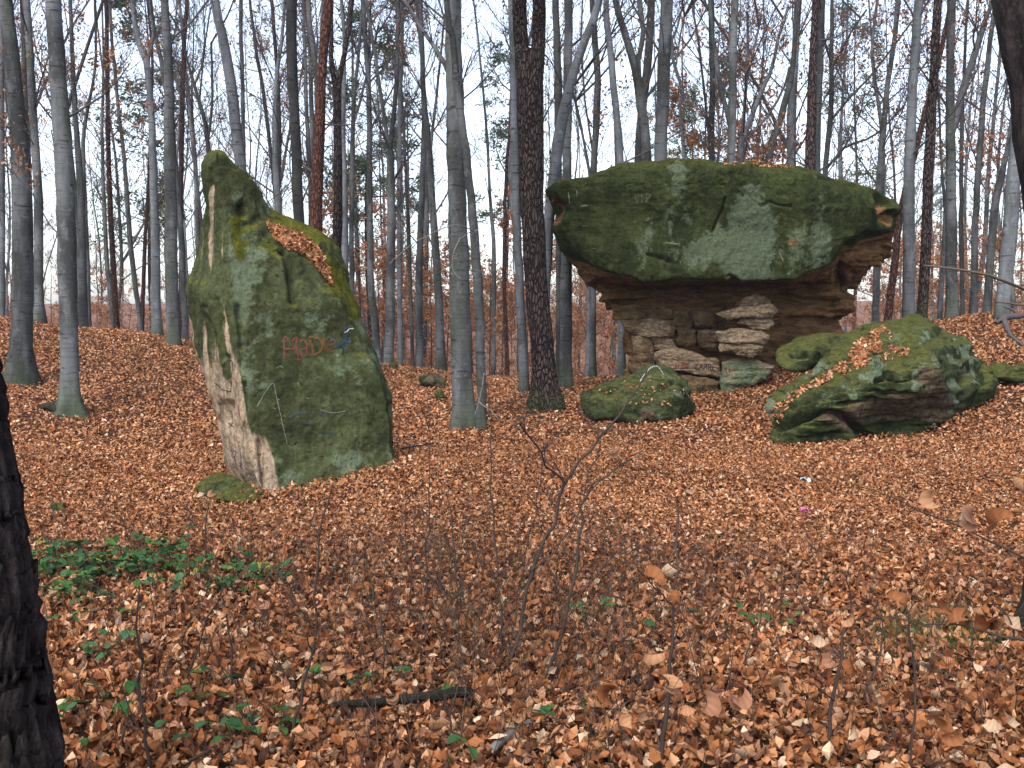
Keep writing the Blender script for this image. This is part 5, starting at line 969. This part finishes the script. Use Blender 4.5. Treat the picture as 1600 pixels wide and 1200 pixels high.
sapling('tall thin leafy sapling in front of the standing rock base', [[(450, 1205, 6, 3.6), (460, 1150, 6, 3.6), (472, 1075, 5.5, 3.6), (487, 1025, 5, 3.6), (495, 975, 4.5, 3.6), (494, 900, 4, 3.6), (500, 830, 3.4, 3.6), (517, 762, 2.5, 3.6)], [(488, 1020, 2.5, 3.6), (470, 990, 2.2, 3.5), (455, 985, 2, 3.5)], [(496, 985, 2.4, 3.6), (515, 975, 2, 3.5), (530, 960, 1.6, 3.5)], [(497, 840, 2, 3.6), (485, 820, 1.6, 3.6), (470, 808, 1.2, 3.6)]],
        [(468, 1000, 3.5, 26), (458, 990, 3.5, 22), (515, 972, 3.5, 28), (528, 985, 3.5, 22), (500, 1000, 3.5, 24), (475, 956, 3.5, 22), (548, 955, 3.5, 20), (560, 950, 3.5, 18), (432, 835, 3.6, 20), (440, 812, 3.6, 18), (510, 1040, 3.5, 22), (450, 1045, 3.5, 26)], twigs=2, seed=4)
sapling('sapling with large pink-brown leaves right of the bush, bottom centre', [[(1030, 1210, 9, 3.3), (1036, 1160, 8.5, 3.3), (1040, 1130, 8, 3.3), (1046, 1075, 7, 3.3), (1050, 1012, 6, 3.3), (1049, 977, 5, 3.3), (1052, 947, 4.5, 3.3), (1057, 900, 4, 3.3), (1058, 820, 3.2, 3.4), (1061, 792, 2.4, 3.4), (1058, 770, 1.8, 3.4)], [(1051, 945, 3, 3.3), (1030, 925, 2.6, 3.25), (1012, 900, 2, 3.2)], [(1050, 1010, 3, 3.3), (1080, 985, 2.6, 3.2), (1110, 965, 2.2, 3.2), (1145, 940, 1.6, 3.2)], [(1040, 1130, 3, 3.3), (1015, 1125, 2.5, 3.2), (990, 1130, 2, 3.2)], [(1050, 950, 2.5, 3.3), (1035, 990, 2.5, 3.3), (1018, 985, 2, 3.3)], [(1059, 800, 2, 3.4), (1072, 785, 1.6, 3.4)]],
        [(1022, 1024, 3.2, 40), (1066, 1012, 3.2, 34), (1046, 960, 3.2, 34), (1092, 984, 3.2, 46), (1046, 1068, 3.2, 38), (1020, 902, 3.2, 44), (1040, 896, 3.2, 40), (1056, 935, 3.2, 30), (950, 1084, 3.3, 38), (1000, 1120, 3.2, 36), (975, 1125, 3.2, 40), (1105, 1100, 3.1, 44), (1075, 1115, 3.2, 36), (1155, 1090, 3.1, 40), (940, 1165, 3.1, 44), (1010, 1160, 3.1, 40), (1070, 1045, 3.2, 32), (1030, 765, 3.4, 18), (1080, 765, 3.4, 16), (1090, 1180, 3.1, 46)], twigs=1, seed=5, group='leafy saplings in the foreground')
sapling('dark sapling with few orange leaves at lower right', [[(1297, 1205, 8, 3.4), (1295, 1150, 7.5, 3.4), (1305, 1090, 7, 3.4), (1312, 1030, 6, 3.4), (1322, 985, 5, 3.4), (1332, 945, 3.5, 3.4), (1326, 905, 2.4, 3.4)], [(1304, 1095, 3, 3.4), (1280, 1075, 2.5, 3.3), (1255, 1060, 2, 3.3)], [(1322, 985, 2.5, 3.4), (1340, 965, 2.2, 3.3), (1400, 964, 2, 3.2), (1450, 980, 1.8, 3.1)], [(1312, 1025, 2.5, 3.4), (1290, 1015, 2, 3.4)]],
        [(1280, 1006, 3.3, 36), (1308, 992, 3.3, 24), (1325, 968, 3.3, 26), (1222, 1066, 3.3, 34), (1300, 1030, 3.3, 28), (1330, 1040, 3.3, 30), (1345, 1050, 3.3, 30), (1318, 1120, 3.2, 34), (1340, 1150, 3.2, 40)], twigs=1, seed=6, group='leafy saplings in the foreground')
sapling('leafy twig cluster with big curled leaves at the right edge', [[(1430, 1050, 4.5, 3.2), (1426, 1020, 4, 3.2), (1420, 970, 3.5, 3.2), (1412, 930, 2.5, 3.2)], [(1640, 1010, 6, 3.0), (1590, 1000, 5, 3.0), (1540, 985, 4, 3.0), (1500, 975, 3, 3.0), (1455, 978, 2.5, 3.0)], [(1585, 998, 3, 3.0), (1570, 960, 2.5, 3.0), (1545, 940, 2, 3.0)]],
        [(1402, 938, 3.1, 36), (1432, 956, 3.1, 34), (1470, 950, 3.0, 38), (1500, 965, 3.0, 40), (1515, 975, 3.0, 34), (1472, 982, 3.0, 44), (1538, 972, 3.0, 56), (1555, 985, 3.0, 50), (1580, 980, 3.0, 44), (1522, 955, 3.0, 30), (1596, 1010, 3.0, 34), (1478, 1130, 3.0, 44), (1555, 1140, 3.0, 46), (1575, 1130, 3.0, 36), (1490, 1150, 3.0, 40)], twigs=1, seed=7, group='leafy saplings in the foreground')
sapling('long thin twig reaching in from the right edge, with pale curled leaves', [[(1680, 915, 5, 2.6), (1600, 875, 4.2, 2.6), (1545, 845, 3.6, 2.6), (1480, 815, 3, 2.6), (1420, 790, 2.4, 2.6), (1335, 756, 1.6, 2.6)], [(1482, 816, 1.8, 2.6), (1470, 780, 1.6, 2.6), (1461, 756, 1.2, 2.6)], [(1545, 842, 2.6, 2.6), (1544, 826, 2.4, 2.6), (1556, 818, 2, 2.6)], [(1420, 790, 1.6, 2.6), (1424, 808, 1.2, 2.6)], [(1620, 800, 2.4, 2.6), (1600, 775, 2, 2.6), (1588, 768, 1.6, 2.6)]],
        [(1456, 780, 2.55, 34), (1518, 808, 2.55, 48), (1508, 813, 2.55, 28), (1560, 812, 2.55, 56), (1584, 756, 2.55, 36), (1598, 800, 2.55, 34)], seed=8, group='leafy saplings in the foreground')
for k, st in enumerate([[(233, 1205, 7, 3.4), (227, 1145, 6, 3.4), (217, 1080, 5, 3.4), (221, 1017, 4.4, 3.4), (217, 965, 3.6, 3.4), (221, 915, 2.4, 3.4)], [(268, 1105, 4.5, 4.0), (297, 1050, 4.2, 4.0), (312, 1000, 3.6, 4.0), (332, 950, 3, 4.0), (344, 918, 2, 4.0)], [(362, 1130, 4.5, 4.0), (365, 1062, 4, 4.0), (355, 987, 3.2, 4.0), (346, 930, 2, 4.0)], [(175, 1190, 3.5, 3.5), (195, 1140, 3, 3.5), (200, 1120, 2, 3.5)], [(318, 930, 3, 5.8), (320, 830, 2.6, 5.8), (325, 790, 2.2, 5.8), (321, 755, 1.5, 5.8)], [(705, 1200, 6, 3.5), (706, 1160, 5, 3.5), (710, 1100, 4, 3.5), (716, 1060, 2.5, 3.5)], [(1350, 1100, 4, 3.9), (1372, 1030, 3.4, 3.9), (1380, 960, 2.4, 3.9)], [(1218, 1000, 3, 5), (1222, 930, 2.5, 5), (1220, 880, 1.6, 5)], [(590, 1080, 4, 4.3), (600, 1010, 3.4, 4.3), (596, 950, 2.4, 4.3)], [(1160, 1060, 3.4, 4.2), (1175, 990, 2.8, 4.2), (1205, 930, 1.8, 4.2)]]):
    lab = ['bare dark sapling stem near the bottom left corner', 'thin dark stem slanting right beyond the bottom left sapling', 'twin-pronged thin dark stem in the left foreground leaves', 'short twig stub close to the dark pine trunk foot', 'small sapling with olive leaves beside the mossy slab', 'thin stem with one big orange leaf at bottom centre-left', 'faint thin stem among leaves at lower right', 'tiny thin stem on the open leaves below the big boulder', 'thin stem rising by the fallen log', 'thin stem slanting right, right of the pink-leaved sapling'][k]
    sd_ = [(st[1], 0)][0]; b = st[1]; fork = [(b[0], b[1], b[2] * .6, b[3]), (b[0] + (28 if k % 2 else -26), b[1] - 32, b[2] * .45, b[3]), (b[0] + (44 if k % 2 else -38), b[1] - 75, b[2] * .3, b[3])]
    lv = [[(232, 998, 3.4, 26), (180, 970, 3.6, 26)], [], [(352, 955, 4, 16)], [], [(315, 776, 5.7, 20), (333, 771, 5.7, 20), (345, 808, 5.7, 16), (326, 786, 5.7, 14), (352, 806, 5.7, 12), (325, 816, 5.7, 16)], [(640, 1165, 3.4, 46), (672, 1140, 3.4, 50), (690, 1135, 3.4, 36)], [(1360, 1080, 3.8, 28)], [], [(600, 952, 4.3, 22)], [(1140, 1050, 4.1, 24)]][k]
    sapling(lab, [st, fork], lv, seed=20 + k, twigs=2)
# low leafy shoots of young beech
r9 = np.random.default_rng(55); LK = ['low shoot with tan leaves left of the fallen log', 'leafy shoot behind the fallen log', 'leafy shoot in front of the fallen log', 'low leafy shoot between the log and the bush', 'low shoot with curled leaves left of the bush foot', 'leafy shoot right of the bush foot', 'low leafy shoot between the bush and the pink-leaved sapling', 'small leafy shoot behind the pink-leaved sapling', 'low leafy shoot at the bottom edge right of the pink-leaved sapling', 'leafy shoot between the pink-leaved and the dark sapling', 'low shoot with curled leaves just right of the dark sapling', 'leafy shoot at the lower right near the grass blades', 'low leafy shoot in the bottom right corner', 'leafy shoot left of the tall leafy sapling', 'small shoot with tan leaves right of the tall leafy sapling', 'low leafy shoot at the bottom edge below the bush']
for k, (x, y) in enumerate([(470, 1100), (600, 1040), (640, 1140), (740, 1050), (690, 985), (880, 1100), (960, 1050), (1090, 960), (1120, 1165), (1210, 1120), (1370, 1130), (1450, 1060), (1540, 1160), (400, 1020), (560, 980), (820, 1175)]):
    Y = gy(x, y); h = r9.uniform(70, 130); dx = r9.normal(0, 25); st = [(x, y, 3, Y), (x + dx * .4, y - h * .5, 2.4, Y), (x + dx, y - h, 1.4, Y)]; s2 = [(x + dx * .4, y - h * .5, 1.8, Y), (x + dx * .4 + r9.choice([-1, 1]) * 30, y - h * .72, 1.2, Y - .05)]
    tip = [(st[2][0], st[2][1]), (s2[1][0], s2[1][1])]; lv = []
    for j in range(9):
        a = tip[j % 2]; u = r9.uniform(0, 1); lv.append((a[0] * (1 - u) + x * u + r9.normal(0, 9), a[1] * (1 - u) + (y - h * .35) * u + r9.normal(0, 6), Y - .04, r9.uniform(.045, .07) * FPX / Y))
    sapling(LK[k], [st, s2], lv, seed=60 + k, twigs=2, group='low leafy shoots in the foreground')
# dead stems and twigs that stand and lie all over the near litter
r_ = np.random.default_rng(31); tbs = [Tubes(), Tubes()]
for i in range(1700):
    tb = tbs[i % 3 == 0]
    Y = math.sqrt(r_.uniform(10, 44)); x = (r_.uniform(-.52, .52) if i % 2 else r_.normal(-.02, .15)) * Y; z = ground(x, Y)[0]; up = r_.random() < .65
    d = np.array([r_.normal(0, .35), r_.normal(0, .25), 1.0]) if up else np.array([r_.normal(0, 1), r_.normal(0, 1), .25])
    L = r_.uniform(.08, .42) if up else r_.uniform(.15, .5)
    if up and r_.random() < .4: L *= 1.5
    grow(tb, r_, (x, Y, z), d, L, r_.uniform(.0013, .0030), 1, [], 2, .0008, .1, 3, (2, 2))
V, F = tbs[0].arrays(); tag(mk('undergrowth_twigs', V, F, M['twig']), 'fine dark dead stems and twigs standing among the near leaves', 'twigs', None, 'stuff')
V, F = tbs[1].arrays(); tag(mk('undergrowth_twigs', V, F, M['twig_mid']), 'fine tan dead stems and twigs standing among the near leaves', 'twigs', None, 'stuff')

# ------------------------------------------------------------------ fallen wood, green plants, scraps
def branchy(name, label, cat, path, mat, sides=9, side=()):
    if path[0][1] > 680: path = [(x, y, w * (0.95 if name == 'fallen_log' else 1), gy(x, y, w * .5 * Y / FPX + (.10 if name == 'fallen_log' else .065))) for x, y, w, Y in path]
    P = np.array([at(x, y, Y) for x, y, w, Y in path]); R = np.array([.5 * w * Y / FPX for x, y, w, Y in path]); r2 = np.random.default_rng(len(label))
    root = thing(name, label, cat, P[0]); Q, r = trunk_path(r2, P, R, .04); r = r * (1 + .12 * r2.normal(0, 1, len(r))); tb = Tubes(); tb.add(Q, r, sides); V, F = tb.arrays(); n = len(Q)
    F2 = np.array([[k for k in range(sides)][::-1], [(n - 1) * sides + k for k in range(sides)]]); mk('wood', V, [F, F2], M[mat], root)
    for st in side:
        P = np.array([at(x, y, Y) for x, y, w, Y in st]); R = np.array([.5 * w * Y / FPX for x, y, w, Y in st]); Q, r = trunk_path(r2, P, R, .05); tb = Tubes(); tb.add(Q, r, 5); V, F = tb.arrays(); mk('twig', V, F, M[mat], root)
branchy('fallen_log', 'dark mossy fallen log lying in leaves at bottom centre-left', 'log', [(520, 1102, 8, 4.35), (560, 1098, 12, 4.3), (620, 1094, 15, 4.25), (670, 1088, 18, 4.22), (715, 1082, 20, 4.2), (735, 1080, 17, 4.2)], 'pine_near')
branchy('broken_stick', 'pale broken stick lying at bottom centre', 'stick', [(770, 1170, 13, 3.75), (800, 1147, 14, 3.75), (822, 1134, 14, 3.75), (838, 1116, 12, 3.75), (842, 1108, 7, 3.75)], 'twig_pale')
branchy('fallen_branch', 'long thin dark branch lying across the bottom left leaves', 'branch', [(285, 1195, 6, 3.6), (330, 1170, 6, 3.6), (375, 1145, 5, 3.65), (410, 1125, 4, 3.7)], 'twig')
branchy('fallen_branch', 'grey forked dead root sprawling on the crest at the right edge', 'branch', [(1620, 490, 9, 15.5), (1590, 494, 10, 15.3), (1568, 497, 12, 15.2), (1572, 510, 9, 15.0), (1580, 525, 6, 14.6), (1600, 540, 4, 14.2)], 'branch', 7, [[(1568, 497, 7, 15.2), (1556, 505, 5, 15.0)], [(1590, 494, 5, 15.3), (1582, 484, 4, 15.3), (1570, 480, 3, 15.3)]])
branchy('fallen_branch', 'small pale dead twigs standing at the foot of the slender leaning beech', 'branch', [(742, 650, 3, 13.4), (749, 625, 2.6, 13.4), (757, 583, 2, 13.4)], 'twig_pale', 5, [[(749, 625, 2, 13.4), (742, 605, 1.6, 13.4)], [(748, 628, 2.4, 13.4), (765, 640, 2, 13.2), (780, 655, 1.6, 13)]])
branchy('fallen_branch', 'thin dark stick lying on the slope right of the standing rock', 'branch', [(628, 700, 3, 11.2), (650, 697, 3, 11.3), (672, 694, 2, 11.4)], 'twig', 5)
branchy('root_clump', 'dark mossy root knob left of the nearest left-slope beech', 'root', [(62, 640, 6, 15.2), (75, 634, 12, 15.1), (88, 638, 14, 15.0), (100, 648, 12, 15.0)], 'pine_near')
def bramble(k, px, py, Y, n, spread, label, parts=False, size=.06):
    r2 = np.random.default_rng(600 + k); Y = gy(px, py, .06); c = at(px, py, Y); c[2] = ground(c[0], c[1])[0]; root = thing('bramble', label, 'plant', c, 'low green brambles on the leaf litter'); tb = Tubes(); P = []; N = []
    for i in range(n):
        a = r2.uniform(0, 6.28); d = abs(r2.normal(0, 1)) * spread; q = c + np.array([math.cos(a) * d * 1.5, math.sin(a) * d, 0]); q[2] = ground(q[0], q[1])[0]; h = r2.uniform(.04, .17)
        tip = q + np.array([r2.normal(0, .05), r2.normal(0, .05), h]); tb.add(np.array([q, (q + tip) / 2 + r2.normal(0, .01, 3), tip]), [.002, .0016, .001], 3)
        az = r2.uniform(0, 6.28)
        for j in range(3): aa = az + (j - 1) * 1.2; P.append(tip + np.array([math.cos(aa), math.sin(aa), .1]) * size * .5); N.append(aa)
    V, F = tb.arrays(); mk('stems', V, F, M['twig'], root)['kind'] = 'stuff'
    Vt, Ft = leaf_template(3, -.25, .35); P = np.array(P)
    pal = np.array([(.040, .115, .030), (.030, .085, .030), (.065, .15, .035), (.05, .12, .05), (.22, .19, .03)])
    if parts:
        ms = []
        for j in range(5): o = mk('leaf', Vt, Ft, M['green'], None, col=np.tile(pal[j % 4], (len(Vt), 1)), local=True); ms.append(o.data); bpy.data.objects.remove(o)
        for p, az in zip(P, N):
            o = bpy.data.objects.new('leaf', ms[r2.integers(0, 5)]); COL.objects.link(o); o.parent = root; o.location = tuple(p - c); s_ = size * r2.uniform(.8, 1.25); o.scale = (s_, s_ * 1.15, s_); o.rotation_euler = (r2.normal(0, .3), r2.normal(.2, .3), az)
    else:
        V, F, C = scatter_leaves(r2, P, size, .35, [(Vt * np.array([1, 1.25, 1]), Ft)], pal=pal, palw=np.array([.35, .25, .15, .15, .10])); mk('leaves', V, F, M['green'], root, col=C)['kind'] = 'stuff'
bl = [(90, 868, 6.8, 34, .20, 'green bramble clump right beside the dark pine trunk, far side'), (150, 885, 6.5, 46, .22, 'dense green bramble clump in the middle of the left patch'), (205, 895, 6.3, 40, .22, 'bramble clump with yellowing leaves in the left patch'), (270, 890, 6.4, 34, .2, 'bright green bramble clump at the right of the left patch'), (120, 925, 5.9, 40, .2, 'low bramble clump in front of the left patch'), (330, 915, 6.0, 24, .2, 'sparse bramble clump trailing right of the left patch'), (400, 905, 6.1, 16, .16, 'small bramble sprig furthest right of the left patch'), (60, 900, 6.3, 30, .18, 'bramble leaves peeping past the dark pine trunk'), (215, 860, 7.0, 18, .16, 'small bramble sprig at the far edge of the left patch')]
for k, b in enumerate(bl): bramble(k, *b)
bl2 = [(140, 990, 4.9, 7, .14, 'few green bramble leaves below the left patch, near the dark trunk'), (155, 1030, 4.5, 8, .12, 'green bramble sprig beside the bare dark sapling'), (115, 1145, 3.6, 6, .08, 'green leaves at the foot of the dark pine trunk'), (275, 1165, 3.5, 7, .10, 'green bramble leaves under the thin fallen branch'), (410, 1150, 3.6, 8, .09, 'bright green leaf cluster at bottom left of centre'), (190, 1110, 3.8, 6, .10, 'low green leaves left of the bare dark sapling foot'), (370, 1080, 4.1, 6, .1, 'green leaves around the twin-pronged stem'), (590, 1070, 4.3, 6, .12, 'green leaves behind the fallen log'), (885, 1138, 3.7, 3, .03, 'single green leaf pair right of the pale broken stick'), (905, 960, 5.1, 4, .1, 'tiny green leaves behind the big bush'), (1035, 975, 5, 4, .1, 'tiny green leaves behind the pink-leaved sapling'), (1145, 975, 5, 4, .06, 'small green tuft right of the pink-leaved sapling'), (1255, 980, 5, 3, .06, 'two green leaves behind the orange-leaved sapling'), (725, 1190, 3.5, 3, .05, 'green leaves at the bottom edge near the middle')]
for k, b in enumerate(bl2): bramble(40 + k, *b[:5], b[5], True, .05)
# a haze of short grass blades on the right
r2 = np.random.default_rng(88); n = 900; px = r2.normal(1470, 55, n); py = r2.normal(1003, 18, n); q = at(px, py, 4.9); Y = np.clip(1.6 / np.tan(np.arctan((py - 600) / FPX) + PITCH), 3, 7); q = at(px, py, Y); q[:, 2] = ground(q[:, 0], q[:, 1])
d = np.stack([r2.normal(0, .4, n), r2.normal(0, .3, n), np.ones(n)], 1); L = r2.uniform(.06, .16, (n, 1)); s_ = np.array([[.002, 0, 0]])
V = np.stack([q - s_, q + s_, q + d * L], 1).reshape(-1, 3)
tag(mk('grass', V, np.arange(3 * n).reshape(-1, 3), M['green'], None, col=np.repeat(np.array([(.07, .10, .03)]) * r2.uniform(.6, 1.4, (n, 1)), 3, 0), smooth=False), 'thin green grass blades among leaves at lower right', 'grass', None, 'stuff')
for lab, px, py, Y, c in (('crumpled pink scrap of paper on the leaves at right', 1259, 801, 8.5, (.45, .10, .26)), ('tiny pale blue wrapper on the leaves below the big boulder', 1258, 757, 9.7, (.30, .42, .42))):
    p = at(px, py, Y); p[2] = ground(p[0], p[1])[0] + .04; r2 = np.random.default_rng(px); u = np.linspace(-.045, .045, 5); gx2, gy2 = np.meshgrid(u, u * .7)
    V = np.stack([gx2.ravel() + p[0], gy2.ravel() + p[1], p[2] + .02 + r2.normal(0, .012, 25)], 1)
    V = np.concatenate([V, V - np.array([0, 0, .003])]); F = gridF(5, 5, False); F = np.concatenate([F, F[:, ::-1] + 25])
    tag(mk('paper_scrap', V, F, plain('scrap_' + str(px), c, .6, .1)), lab, 'litter')

# ------------------------------------------------------------------ air
hz = NT('haze_air'); pv = hz.n('VolumePrincipled'); pv.inputs['Color'].default_value = (.78, .82, 1.0, 1); pv.inputs['Density'].default_value = 0.0005; pv.inputs['Anisotropy'].default_value = 0.2
hz.l(pv.outputs[0], hz.out.inputs['Volume'])
x0, x1, y0, y1, z0, z1 = -340, 340, -12, 535, -8, 34
z1 = max(z1, float(Vg[:, 2].max()) + 2); xm = float(np.abs(Vg[:, 0]).max()) + 2; x0, x1 = -xm, xm; y1 = float(Vg[:, 1].max()) + 2; z0 = float(Vg[:, 2].min()) - 1
V = np.array([(x, y, z) for z in (z0, z1) for y in (y0, y1) for x in (x0, x1)]); F = np.array([(0, 2, 3, 1), (4, 5, 7, 6), (0, 1, 5, 4), (2, 6, 7, 3), (0, 4, 6, 2), (1, 3, 7, 5)])
tag(mk('haze', V, F, hz.m, smooth=False), 'thin pale autumn haze hanging between the trees', 'haze', None, 'stuff')
